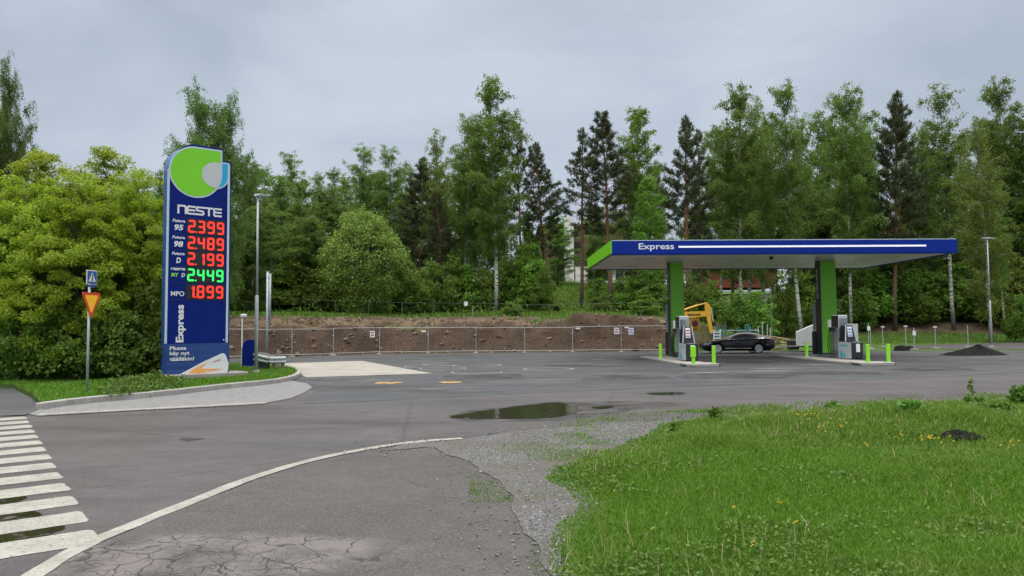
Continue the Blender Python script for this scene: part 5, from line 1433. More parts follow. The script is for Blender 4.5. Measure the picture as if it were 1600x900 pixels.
# ------------------------------------------------------------------ parked car
def car(loc, rz, scale):
    c = thing('parked_car', 'black four door coupe parked side on beyond the pumps', 'car', loc, rz, None, (scale,) * 3)
    X = [0, .06, .18, .40, .7, 1.0, 1.3, 1.5, 1.8, 2.1, 2.4, 2.7, 3.0, 3.3, 3.6, 3.9, 4.2, 4.45, 4.6, 4.72, 4.79]
    ZB = [.36, .26, .22, .20, .19, .18, .18, .18, .18, .18, .18, .18, .18, .18, .18, .19, .2, .24, .28, .34, .44]
    ZW = [.58, .66, .71, .76, .81, .85, .885, .905, .925, .94, .952, .962, .972, .982, .99, .998, 1.0, .985, .965, .93, .84]   # belt line
    ZR = [.60, .68, .735, .79, .85, .895, .935, .975, 1.15, 1.30, 1.385, 1.42, 1.425, 1.405, 1.355, 1.275, 1.165, 1.07, 1.03, .985, .86]
    HW = [.60, .72, .80, .86, .89, .90, .905, .91, .915, .92, .92, .92, .92, .92, .92, .915, .90, .875, .85, .81, .74]
    HR = [.50, .62, .70, .76, .78, .79, .79, .77, .66, .60, .57, .56, .56, .55, .56, .58, .62, .66, .68, .68, .62]
    I = lambda A, x: float(np.interp(x, X, A))
    WX, WZ, WR = (.93, 3.66), .335, .375
    def sec(x):
        zb, zw, zr, hw, hr = I(ZB, x), I(ZW, x), I(ZR, x), I(HW, x), I(HR, x)
        for wx in WX:
            d = WR ** 2 - (x - wx) ** 2
            if d > 0: zb = max(zb, WZ + math.sqrt(d) - .0)
        s = [(0, zb), (hw * .80, zb), (hw * .965, zb + .02), (hw * .985, max(zb + .03, .34)), (hw * 1.0, max(zb + .04, .52)), (hw * .995, max(zb + .05, .64)), (hw * .985, max(zb + .06, zw - .12)), (hw * .955, max(zb + .07, zw - .015)),
             (hw * .925, max(zb + .075, zw + .004))]
        top = max(zr, s[-1][1] + .012)
        z8 = s[-1][1]
        for q, r in ((.5, None), (.86, None)):
            s.append((hw * .925 + (hr * 1.06 - hw * .925) * q, z8 + (top - .05 * min(1, (top - z8) * 4) - z8) * q))
        s += [(hr * .95, top - .018 * min(1, (top - z8) * 4)), (hr * .5, top), (0, top + .008)]
        return s
    xs = sorted(set([round(v_, 4) for v_ in list(np.arange(0, 4.79, .045)) + X + [w + WR * math.cos(a) for w in WX for a in np.linspace(0, math.pi, 15)]]))
    ns = 14; vs = []; fs = []
    for x in xs:
        s = sec(x); vs += [(x, -y, z) for y, z in s] + [(x, y, z) for y, z in reversed(s[1:-1])]
    m_ = 2 * ns - 2
    for i in range(len(xs) - 1):
        for k in range(m_): fs.append((i * m_ + k, i * m_ + (k + 1) % m_, (i + 1) * m_ + (k + 1) % m_, (i + 1) * m_ + k))
    fs.append(tuple(range(m_))); fs.append(tuple(reversed(range((len(xs) - 1) * m_, len(xs) * m_))))
    mb = MB(); mb.add(vs, fs); body_ = mb.build('body', M['car'], c, True)
    def side_pt(x, q, side, off=.006):     # q 0..1 from belt to roof rail
        s = sec(x); a, b = Vector(s[8]), Vector(s[11]); p = a.lerp(b, q); return (x, side * (p.x + off), p.y + off * .3)
    def window(x0, x1, name, side, slope0, slope1, m, q0=.08, q1=.86, off=.008):
        nx = 10; vs = []; fs = []
        for i in range(nx + 1):
            for j in range(5):
                q = q0 + (q1 - q0) * j / 4; f = i / nx
                xa = x0 + slope0 * (q - q0); xb = x1 + slope1 * (q - q0)
                vs.append(side_pt(xa + (xb - xa) * f, q, side, off))
        for i in range(nx):
            for j in range(4): fs.append((i * 5 + j, (i + 1) * 5 + j, (i + 1) * 5 + j + 1, i * 5 + j + 1))
        mb = MB(); mb.add(vs, fs); return mb.build(name, m, c, True)
    for side in (-1, 1):
        window(1.70, 4.06, 'window_trim', side, .62, -.62, M['chrome'], .02, .90, .005)
        window(1.80, 2.62, 'window', side, .56, -.02, M['glass'], .09, .83, .011)
        window(2.70, 3.92, 'window', side, .0, -.60, M['glass'], .09, .83, .011)
        mb = MB(); nn_ = 12; x0, x1 = 1.42, 3.16
        for i in range(nn_):
            xa, xb = x0 + (x1 - x0) * i / nn_, x0 + (x1 - x0) * (i + 1) / nn_; ya, yb = I(HW, xa) + .004, I(HW, xb) + .004
            mb.add([(xa, side * ya, .335), (xb, side * yb, .335), (xb, side * yb, .372), (xa, side * ya, .372)], [(0, 1, 2, 3)])
        mb.build('sill_trim', M['chrome'], c)
        mb = MB()
        for x in (1.36, 2.62, 3.34): 
            y = I(HW, x) + .003; mb.add([(x, side * y * .99, .36), (x + .012, side * y * .99, .36), (x + .012, side * y, .6), (x, side * y, .6)], [(0, 1, 2, 3)])
            mb.add([(x, side * y, .6), (x + .012, side * y, .6), (x + .012, side * y * .988, .86), (x, side * y * .988, .86)], [(0, 1, 2, 3)])
        mb.build('door_gap', M['rubber'], c)
        for x in (2.28, 3.12):
            mb = MB(); mb.box((x, side * (I(HW, x) * .99 + .015), .80), (.22, .03, .035), None, .01); mb.build('door_handle', M['car'], c)
        mb = MB(); mb.box((1.80, side * 1.0, .985), (.16, .20, .11), None, .035); mb.build('mirror', M['car'], c)
        mb = MB()
        mb.add([(.10, side * .765, .60), (.52, side * .886, .70), (.50, side * .872, .765), (.18, side * .79, .70), (.03, side * .63, .615), (.05, side * .60, .66), (.20, side * .70, .73)], [(0, 1, 2, 3), (0, 3, 6, 5, 4)]); mb.build('headlight', M['lampglass'], c)
        mb = MB(); mb.add([(4.40, side * .893, .76), (4.74, side * .80, .74), (4.70, side * .80, .90), (4.42, side * .876, .92), (4.80, side * .60, .74), (4.765, side * .60, .90)], [(0, 1, 2, 3), (1, 4, 5, 2)]); mb.build('tail_light', M['taillight'], c)
        mb = MB(); mb.add([(4.15, side * .915, .565), (4.72, side * .812, .555), (4.72, side * .812, .585), (4.15, side * .918, .600)], [(0, 1, 2, 3)]); mb.build('bumper_trim', M['chrome'], c)
        for wx in WX:
            mb = MB(); y = side * .80
            mb.tube([(wx, y - side * .13, WZ), (wx, y - side * .12, WZ), (wx, y + side * .08, WZ), (wx, y + side * .10, WZ)], [WR * .80, WR * .895, WR * .895, WR * .80], 32, False); w_ = mb.build('wheel', M['rubber'], c, True)
            mb = MB(); mb.tube([(wx, y + side * .100, WZ), (wx, y + side * .108, WZ), (wx, y + side * .06, WZ)], [.262, .255, .235], 32, False)
            for k in range(5):
                a = k * 2 * math.pi / 5 + .3
                for da in (-.14, .14):
                    p0 = Vector((wx + math.cos(a) * .05, y + side * .085, WZ + math.sin(a) * .05)); p1 = Vector((wx + math.cos(a + da) * .25, y + side * .095, WZ + math.sin(a + da) * .25)); mb.tube([p0, p1], [.017, .019], 5)
            mb.tube([(wx, y + side * .07, WZ), (wx, y + side * .10, WZ)], .06, 12); mb.build('rim', M['alloy'], w_)
            mb = MB(); mb.tube([(wx, y + side * .02, WZ), (wx, y + side * .03, WZ)], .24, 20); mb.build('brake_well', M['iron'], w_)
    # screens
    def top_strip(x0, x1, name):
        vs = []; fs = []; n = 8
        for i in range(n + 1):
            x = x0 + (x1 - x0) * i / n; s = sec(x); h = s[11][0] * .97; z = s[12][1]
            vs += [(x, -h, s[11][1] + .01), (x, -h * .5, z + .008), (x, h * .5, z + .008), (x, h, s[11][1] + .01)]
        for i in range(n):
            for j in range(3): fs.append((i * 4 + j, (i + 1) * 4 + j, (i + 1) * 4 + j + 1, i * 4 + j + 1))
        mb = MB(); mb.add(vs, fs); mb.build(name, M['glass'], c, True)
    top_strip(1.56, 2.22, 'windscreen'); top_strip(3.5, 4.25, 'rear_window')
    mb = MB(); mb.box((-.005, 0, .45), (.05, 1.0, .16)); mb.build('grille', M['black'], c)
    mb = MB(); mb.box((2.4, 0, .22), (4.2, 1.40, .10)); mb.box((.93, 0, .45), (.72, 1.28, .5)); mb.box((3.66, 0, .45), (.72, 1.28, .5)); mb.build('underbody', M['rubber'], c)
cx_, cy_ = PX(1099, 552, 44.6)[:2]
car((cx_, cy_ + .5, .010), math.radians(-3), .88)

# ------------------------------------------------------------------ excavator behind the mound
ED = 53.5
def E(u, v): p = PX(u, v, ED); return Vector((p[0], 0, p[2]))
ex = thing('excavator', 'yellow excavator with raised boom behind the soil mound', 'excavator', (0, ED, 0))
def slabs(pts, th, m, name, parent, y=0.0):
    mb = MB(); mb.prism([(p.x, p.z) for p in pts], lambda a, b: (a, y - th / 2, b), lambda a, b: (a, y + th / 2, b)); return mb.build(name, m, parent)
bm2 = slabs([E(1046, 507), E(1052, 489), E(1070, 487), E(1100, 486), E(1106, 490), E(1104, 494), E(1075, 497.5), E(1062, 499), E(1056, 510)], .24, M['yellow'], 'boom', ex)
mb = MB(); a, b = PX(1074, 492, ED - .125), PX(1095, 491.5, ED - .125)
for k in range(7): mb.box((a[0] + (b[0] - a[0]) * (k + .5) / 7, -.123, a[2]), ((b[0] - a[0]) / 7 * .72, .004, .16))
mb.build('boom_text', M['black'], bm2)
mb = MB(); mb.tube([E(1066, 485), E(1090, 477)], .075, 8); mb.tube([E(1090, 477), E(1104, 473.5)], .05, 8); mb.build('lift_ram', M['yellow'], ex)
slabs([E(1101, 477), E(1105, 473), E(1109.5, 478), E(1111, 500), E(1113.5, 519), E(1110.5, 523), E(1108, 519), E(1104.8, 500), E(1102, 492)], .18, M['yellow'], 'stick', ex)
mb = MB(); mb.tube([E(1110.5, 480), E(1114.5, 503)], .05, 8); mb.build('stick_ram', M['galv'], ex)
slabs([E(1109, 522), E(1117, 520), E(1119, 528), E(1117, 540), E(1110, 541), E(1106, 536)], .8, M['iron'], 'bucket', ex)
slabs([E(1009, 511.5), E(1040, 510.5), E(1064, 511), E(1064, 523), E(1036, 524), E(1026, 518), E(1010, 513.5)], 1.9, M['yellow'], 'engine_house', ex, .4)
slabs([E(1047, 511), E(1049, 499), E(1064, 499), E(1066, 511)], 1.0, M['black'], 'cab', ex, .2)
for yy in (-.5, 1.2):
    mb = MB(); c0, c1_ = E(1022, 536), E(1070, 536); r = .38; pts_ = [(c0.x + r * math.cos(q), c0.z + r * math.sin(q)) for q in np.linspace(math.pi / 2, 3 * math.pi / 2, 9)] + [(c1_.x + r * math.cos(q), c1_.z + r * math.sin(q)) for q in np.linspace(-math.pi / 2, math.pi / 2, 9)]
    mb.prism(pts_, lambda a, b: (a, yy - .22, b), lambda a, b: (a, yy + .22, b)); mb.build('track', M['rubber'], ex)

# ------------------------------------------------------------------ site clutter
g = random.Random(4)
x0, y0 = PX(1116, 540, 50.5)[:2]
t = thing('panel_rack', 'rack of turquoise posts and rails behind the parked car', 'rack', (x0, y0, 0))
for du, hh in ((7, 1.7), (14, 1.55), (20, 1.75), (38, 1.5), (50, 1.75), (56, 1.8), (62, 1.6), (70, 1.5)):
    mb = MB(); mb.box((du * y0 / F, g.uniform(0, .8), hh / 2), (.09, .07, hh)); mb.build('post', M['turq'], t)
for hh in (.5, .95, 1.35):
    mb = MB(); mb.box((1.6, .38, hh), (3.1, .05, .06)); mb.build('rail', M['turq'] if hh < 1.2 else M['lgrey'], t)
x1, y1 = PX(1113, 540, 49.0)[:2]
t = thing('frame_stack', 'white ladder like frame stack leaning beside the turquoise rack', 'frame stack', (x1, y1, 0))
for k in range(2):
    mb = MB(); xo = .08 + k * .42; mb.tube([(xo, 0, 0), (xo + .10, .2, 1.42)], .03, 6); mb.build('upright', M['white'], t)
for k in range(6):
    mb = MB(); mb.box((.35, .05 + k * .02, .25 + k * .20), (.42, .04, .07)); mb.build('rung', M['white'], t)
px_, py_ = PX(1190, 543, 50)[:2]
for k in range(15):
    L = g.uniform(1.2, 2.3); mb = MB(); mb.box((0, 0, 0), (L, g.uniform(.1, .2), .05))
    o = mb.build('timber_plank', M['timber'] if k % 3 else M['timber_old'])
    o.location = (px_ + g.uniform(.3, 1.5) + .2, py_ + g.uniform(-.3, .8), .08 + k * .06); o.rotation_euler = (g.uniform(-.05, .05), g.uniform(-.28, .28) if k < 11 else .12, g.uniform(-.5, .5))
    tag(o, 'rough timber plank in the loose pile behind the car tail', 'plank', 'planks in the timber pile')
for k, (u, hh) in enumerate(((1186, 1.6), (1192, 1.9), (1199, 1.75), (1203, 1.5))):
    x, y = PX(u, 540, 51.5)[:2]; mb = MB(); mb.tube([(0, 0, 0), (.03 * (k - 1), 0, hh)], .03, 6); mb.box((.02, 0, hh - .03), (.22, .05, .06)) if k == 1 else None
    o = mb.build('scaffold_tube', M['lgrey']); o.location = (x, y, 0); tag(o, 'pale scaffold tube standing behind the timber pile', 'scaffold tube', 'tubes behind the timber pile')
x, y = PX(1239, 543, 48.5)[:2]
t = thing('black_crate', 'black plastic crate between the planks and white trailer', 'crate', (x, y, 0)); mb = MB(); mb.box((0, 0, .36), (.62, .6, .55), None, .04); cr_ = mb.build('crate_body', M['black'], t); mb = MB(); mb.box((0, 0, .655), (.66, .64, .05), None, .02); mb.build('rim', M['iron'], t)
x, y = PX(1245.5, 542, 46.5)[:2]; kk = 46.5 / F
t = thing('box_trailer', 'white box trailer with sloping nose behind the second column', 'trailer', (x, y, 0), math.radians(-19))
pr = [(0, .32), (3.5, .32), (3.5, 1.72), (1.6, 1.78), (28 * kk, 1.74), (0, 1.24)]
mb = MB(); mb.prism(pr, lambda a, b: (a, 0, b), lambda a, b: (a, 1.7, b)); b_ = mb.build('shell', M['trailer'], t)
mb = MB(); mb.box((1.75, -.01, .33), (3.52, .05, .07)); mb.build('sill', M['iron'], b_)
mb = MB(); mb.box((-.5, .85, .34), (1.2, .10, .08)); mb.build('drawbar', M['galv_dull'], t)
for s in (0.08, 1.62):
    mb = MB(); mb.tube([(2.3, s - .08, .28), (2.3, s + .08, .28)], .28, 20); w_ = mb.build('wheel', M['rubber'], t, True); mb = MB(); mb.tube([(2.3, s - .085, .28), (2.3, s - .075, .28)], .15, 14); mb.build('rim', M['lgrey'], w_)
for (u, v, vt, tg, lab) in ((1358, 545, 505, 1, 'thin site stake with white box right of the pump'), (1361, 547, 512, 0, 'thin bare stake beside the stake with a white box'), (1380, 543, 509, 2, 'thin site stake with small white crosspiece'), (1416, 546, 508, 2, 'thin site stake with pale crosspiece before the far road'), (1429, 547, 512, 1, 'thin site stake with white tag nearest the asphalt heap'), (1462, 545, 509, 2, 'thin site stake with crosspiece behind the asphalt heap'), (1513, 543, 508, 0, 'thin bare stake behind the top of the asphalt heap')):
    x, y = G(u, v); H = PX(u, vt, y)[2]
    t = thing('site_stake', lab, 'stake', (x, y, 0), 0, 'stakes along the forecourt end')
    mb = MB(); mb.tube([(0, 0, 0), (0, 0, H)], .026, 6); mb.build('post', M['galv_dull'], t)
    mb = MB(); mb.box((0, 0, .05), (.45, .3, .10), None, .02); mb.build('foot', M['concrete'], t)
    if tg: mb = MB(); mb.box((0, -.03, H - (.35 if tg == 1 else .08)), ((.20, .03, .30) if tg == 1 else (.26, .03, .07))); mb.build('tag', M['white'], t)
for u, v0, v1, D, lab in ((1206, 527, 447, 62, 'thin tall pole rising behind the timber pile'), (928.5, 463, 411, 75, 'thin pole in front of the brick building')):
    a, b = PX(u, v0, D), PX(u, v1, D); mb = MB(); mb.tube([(0, 0, -1), (0, 0, b[2] - gz(a[0], D))], .045, 6); o = mb.build('thin_pole', M['greenwire']); o.location = (a[0], D, gz(a[0], D)); tag(o, lab, 'pole')
for (u, v, r, lab) in ((1408, 548, .5, 'low dark rubble lump at the forecourt end'), (1420, 546, .35, 'smaller dark rubble lump beside the first'), (1097, 541, .6, 'brown boulder left of the parked car bonnet'), (993, 549, .3, 'grey stone by the fence foot')):
    x, y = G(u, v); mb = MB(); n = 12; vs = []
    for j in range(6):
        for k in range(n):
            th_ = math.pi / 2 * j / 5; rr = r * (1 + .5 * float(fbm(j * 1.3 + u, k * .7, 3, 3))) * math.cos(th_ * .96); vs.append((rr * math.cos(k * 6.283 / n), rr * .7 * math.sin(k * 6.283 / n), r * .7 * math.sin(th_)))
    mb.add(vs, [(j * n + k, j * n + (k + 1) % n, (j + 1) * n + (k + 1) % n, (j + 1) * n + k) for j in range(5) for k in range(n)] + [tuple(range(5 * n, 6 * n))])
    o = mb.build('rubble_lump', M['clod'] if r > .55 else M['heap']); o.location = (x, y, 0); tag(o, lab, 'rubble')
# heaps of asphalt
def heap(cx, cy, rx, ry, h, name, label, seed, z=0.0, n=56, crumbs=900, cs=.03, skew=0.0):
    vs = []; rings = 20
    for j in range(rings):
        f = 1 - j / (rings - 1)
        for k in range(n):
            a = k * 2 * math.pi / n; q = 1 + .55 * float(fbm(math.cos(a) * 1.6 + seed, math.sin(a) * 1.6, seed, 3)); xx, yy = f * q * math.cos(a), f * q * math.sin(a)
            zz = h * (1 - f ** 0.85) * (1 + .25 * float(fbm(xx * 3, yy * 3, seed + 1, 4))) + .04 * h * float(fbm(xx * 12, yy * 12, seed + 2, 2)) * 2 * (f < .98)
            vs.append((cx + rx * xx + skew * rx * (1 - f), cy + ry * yy, z + max(zz, 0) - (.01 if j == 0 else 0)))
    mb = MB(); mb.add(vs, [(j * n + k, j * n + (k + 1) % n, (j + 1) * n + (k + 1) % n, (j + 1) * n + k) for j in range(rings - 1) for k in range(n)])
    o = mb.build(name, M['heap'], None, True); tag(o, label, 'heap')
    V = np.array(vs); P = V[rng.integers(0, len(V), crumbs)] + rng.normal(0, .04 * rx, (crumbs, 3)) * np.array([1, 1, .1]); P[:, 2] = np.maximum(P[:, 2], z)
    me = stones_mesh('crumbs', P, rng.uniform(.4, 1.2, crumbs) * cs, M['heap'], rng); c_ = link('crumbs', me, o); tag(c_, None, None, None, 'stuff')
hx, hy = G(1518, 555); heap(hx, hy, 1.75, 1.1, .58, 'asphalt_heap', 'black crushed asphalt heap at the forecourt end', 5, skew=.22)
hx, hy = G(1495, 677, .15); heap(hx, hy, .36, .26, .07, 'asphalt_crumbs', 'black patch of asphalt crumbs in the lawn', 8, z=float(lawn_z(np.array([hx]), np.array([hy]))[0]) + .02, crumbs=700, cs=.022)

# ------------------------------------------------------------------ buildings beyond the trees
BD = 105.0
def bx(u): return (u - 800) / F * BD
zb = gz(bx(930), BD) - .6
bt = thing('apartment_building', 'dark brick apartment block with white stair strip behind the pines', 'building', (bx(846), BD, zb))
o0 = bx(846)
mb = MB(); mb.box(((bx(1015) - o0) / 2, 5, 4.6), (bx(1015) - o0, 10, 9.2)); mb.build('brick_wall', M['brick'], bt)
mb = MB(); mb.box((bx(889.5) - o0, -.25, 5.2), (bx(897) - bx(882), .6, 10.4)); mb.build('stair_strip', M['plaster'], bt)
mb = MB(); mb.box(((bx(1013) + bx(899)) / 2 - o0, -.12, 1.75), (bx(1013) - bx(899), .3, 3.2)); wl_ = mb.build('white_base', M['plaster'], bt)
for u in (925, 948, 968, 990):
    mb = MB(); mb.box((bx(u) - o0, -.29, 2.2), (1.1, .08, 1.3)); w_ = mb.build('window', M['win'], wl_)
for k in range(5):
    mb = MB(); mb.box((bx(905 + k * 23) - o0, -.02, 6.2), (1.2, .10, 1.4)); mb.build('window', M['win'], bt)
mb = MB(); mb.box(((bx(1015) - o0) / 2, 5, 9.35), (bx(1015) - o0 + .8, 10.8, .32)); mb.build('roof', M['roof'], bt)
RD = 112.0
rx0, rx1 = (1118 - 800) / F * RD, (1212 - 800) / F * RD; zr = PX(1165, 437, RD)[2]
rb = thing('red_house', 'low dark red wooden building seen under the canopy', 'building', (rx0, RD, zr - 1.2))
mb = MB(); mb.box(((rx1 - rx0) / 2, 4, 1.5), (rx1 - rx0, 8, 3.0)); mb.build('wall', M['redwall'], rb)
mb = MB(); W_ = rx1 - rx0; mb.add([(-.4, -.5, 2.95), (W_ + .4, -.5, 2.95), (W_ + .4, 4, 4.4), (-.4, 4, 4.4), (-.4, 8.5, 2.95), (W_ + .4, 8.5, 2.95)], [(0, 1, 2, 3), (3, 2, 5, 4), (0, 3, 4), (1, 5, 2)]); mb.build('roof', M['roof'], rb)
for k in range(3): mb = MB(); mb.box((1.6 + k * 2.6, -.03, 1.9), (.9, .08, 1.0)); mb.build('window', M['win'], rb)

# ------------------------------------------------------------------ trees
PB = dict(
    big=birch('broad_birch', 11, 20, .26, 3.3, 74, 20, .19, .9),
    slim=birch('slim_birch', 12, 20, .28, 2.3, 64, 19, .18, .8),
    slim2=birch('slim_birch_b', 13, 20, .22, 2.5, 66, 20, .18, 1.0),
    full=birch('full_birch', 14, 20, .07, 3.2, 84, 17, .21, .8, full=.55),
    weep=birch('weeping_birch', 15, 16, .12, 4.2, 84, 24, .17, 1.25, 'leaf_birch_dark', full=.4),
    airy=birch('airy_birch', 16, 22, .34, 2.6, 62, 12, .21, .5, droop=.3),
    olive=birch('olive_birch', 17, 18, .12, 2.6, 66, 18, .18, 1.0, 'leaf_olive', full=.4),
    fresh=birch('fresh_aspen', 18, 19, .22, 2.4, 66, 22, .20, .35, 'leaf_fresh', droop=.2),
    dark=birch('dark_birch', 19, 18, .06, 3.0, 84, 18, .22, .8, 'leaf_birch_dark', full=.6),
    pine=conifer('broad_pine', 21, 21, .40, 3.0),
    pine2=conifer('narrow_pine', 22, 19, .32, 2.4, .60),
    pine3=conifer('sparse_pine', 23, 18, .42, 2.5, .75, dens=.8),
    dpine=conifer('dense_pine', 24, 21, .30, 2.8, .50, dens=1.25),
    spruce=conifer('spruce', 25, 16, .06, 2.6, .5, True, 'needle_spruce'),
    maple=leafy('spring_maple', 31, 7.2, 3.0, .06, 330, 230, .064, 'leaf_maple', True, .54, .42, 7),
    maple2=leafy('spring_maple_b', 32, 7.0, 2.7, .05, 310, 230, .064, 'leaf_maple', True, .54, .42, 8),
    dome=leafy('dome_shrub', 33, 7.4, 2.9, .0, 420, 95, .085, 'leaf_dome', False, .60, .8, 0, hollow=.80, stems=4),
    shrub=leafy('understorey_shrub', 34, 4, 2.0, .03, 90, 60, .13, 'leaf_shrub', False, .62, .6, 2),
    shrubf=leafy('fresh_shrub', 35, 5, 1.9, .05, 90, 55, .14, 'leaf_fresh', False, .60, .5, 3),
    shrubo=leafy('olive_shrub', 36, 4, 2.0, .03, 90, 60, .13, 'leaf_olive', False, .62, .55, 2),
)
cnt = [0]
def T(p, u, vt, wpx, D, label, name, cat='tree', group=None):
    x, _, zt = PX(u, vt, D); z = gz(x, D) - .05
    cnt[0] += 1
    return plant_tree(PB[p], name, label, cat, x, D, zt - z, wpx * (1.22 if name in ('birch_tree', 'pine_tree', 'aspen_tree') else 1.0) / F * D if wpx else None, group, (cnt[0] * 2.399) % 6.283, z)
# left hedge row of maples, close
for u, vt, w, D, p, lab in ((12, 252, 200, 24.0, 'maple', 'yellow green maple at the far left edge of the photo'), (68, 222, 190, 26.0, 'maple2', 'yellow green maple with the highest shoots below the far birch'), (125, 252, 180, 23.2, 'maple', 'yellow green maple behind the two sign road post'),
                           (172, 222, 160, 26.5, 'maple2', 'yellow green maple with a narrow raised crown left of the pylon'), (226, 244, 160, 25.2, 'maple', 'yellow green maple touching the left edge of the price pylon'), (-75, 240, 200, 25.0, 'maple2', 'yellow green maple mostly outside the left edge')):
    x, _, zt = PX(u, vt + 30, D); cnt[0] += 1
    plant_tree(PB[p], 'maple_tree', lab, 'tree', x, D, zt - .08 - .4, w / F * D * 1.05, 'maples along the verge', cnt[0] * 1.7, .08)
for u, vt, w, D, lab in ((20, 520, 120, 22.2, 'dark low shrub at the foot of the leftmost maple'), (95, 515, 120, 22.0, 'dark low shrub left of the road sign post'), (172, 520, 110, 22.4, 'dark low shrub right of the road sign post'), (232, 505, 100, 23.4, 'dark low shrub by the left side of the pylon')):
    x, _, zt = PX(u, vt - 40, D); cnt[0] += 1
    plant_tree(PB['shrub'], 'low_shrub', lab, 'shrub', x, D + .6, zt, w / F * D, 'shrubs under the maples', cnt[0] * 1.3, .05)
T('weep', 30, 136, 78, 52, 'weeping birch rising alone at the far left behind the maples', 'birch_tree')
T('weep', -20, 190, 90, 54, 'birch half outside the left edge behind the maples', 'birch_tree')
T('weep', 305, 172, 125, 46, 'large dark weeping birch directly behind the price pylon', 'birch_tree')
T('weep', 362, 190, 90, 47.5, 'dark weeping birch showing right of the price pylon top', 'birch_tree')
spec = [
 ('slim2', 455, 245, 62, 76, 'pointed birch right of the slim street lamp head', 'birch_tree'),
 ('slim', 492, 275, 40, 78, 'thin small birch between the pointed one and the twin crowns', 'birch_tree'),
 ('slim2', 571, 234, 66, 77, 'birch above the round shrub, left of the two twin crowns', 'birch_tree'),
 ('slim2', 613, 237, 62, 77, 'birch above the round shrub, right of the two twin crowns', 'birch_tree'),
 ('slim', 528, 268, 44, 79, 'low birch just left of the twin crowns', 'birch_tree'),
 ('dpine', 656, 246, 68, 71, 'dark pine right of the round shrub', 'pine_tree'),
 ('olive', 686, 222, 62, 70, 'olive birch in front of the dark pine', 'birch_tree'),
 ('pine2', 690, 300, 46, 68, 'pine with reddish stem below the olive birch', 'pine_tree'),
 ('slim2', 722, 190, 66, 68, 'tall thin birch left of the tallest birch', 'birch_tree'),
 ('big', 773, 142, 112, 66, 'tallest birch with a white trunk near the middle', 'birch_tree'),
 ('slim', 745, 205, 52, 69, 'slender birch tucked under the tallest birch', 'birch_tree'),
 ('pine3', 813, 192, 48, 69, 'pine with bare reddish trunk right of the tallest birch', 'pine_tree'),
 ('pine2', 850, 224, 66, 71, 'small dark pine left of the white stair strip', 'pine_tree'),
 ('pine3', 905, 205, 58, 72, 'slim dark pine above the white stair strip', 'pine_tree'),
 ('pine', 950, 178, 84, 70, 'broad dark pine rising over the canopy left end', 'pine_tree'),
 ('fresh', 1004, 178, 74, 73, 'bright green aspen above the canopy lettering', 'aspen_tree'),
 ('pine2', 1073, 178, 62, 71, 'tall dark pine over the first canopy column', 'pine_tree'),
 ('pine3', 1092, 205, 48, 73, 'thinner pine touching the tall dark one from the right', 'pine_tree'),
 ('big', 1152, 160, 106, 70, 'broad bright birch right of the paired pines', 'birch_tree'),
 ('slim2', 1190, 163, 60, 73, 'birch filling the gap behind the broad bright one', 'birch_tree'),
 ('slim', 1243, 139, 76, 70, 'tall birch with white stem left of the second column', 'birch_tree'),
 ('big', 1318, 155, 96, 74, 'broad birch above the second column', 'birch_tree'),
 ('slim2', 1345, 165, 56, 76, 'birch just left of the orange stemmed pine', 'birch_tree'),
 ('dpine', 1386, 150, 78, 76, 'dense dark pine with an orange trunk above the canopy', 'pine_tree'),
 ('airy', 1476, 149, 84, 76, 'airy birch with pale trunk above the canopy right end', 'birch_tree'),
 ('olive', 1535, 208, 80, 66, 'olive birch with a leaning white stem by the far lamp', 'birch_tree'),
 ('big', 1572, 146, 90, 80, 'tall broad birch at the right edge behind the far lamp', 'birch_tree'),
 ('dark', 1612, 190, 90, 78, 'dark birch cut by the right edge of the photo', 'birch_tree'),
 ('slim', 1562, 300, 44, 74, 'young birch with pale stem right of the far lamp', 'birch_tree'),
 ('dark', 1425, 215, 64, 82, 'dark birch between the orange stemmed pine and the airy birch', 'birch_tree'),
 ('fresh', 1012, 285, 62, 66, 'small light green tree just above the canopy lettering', 'small_tree'),
]
for a in spec: T(*a[:5], a[5], a[6])
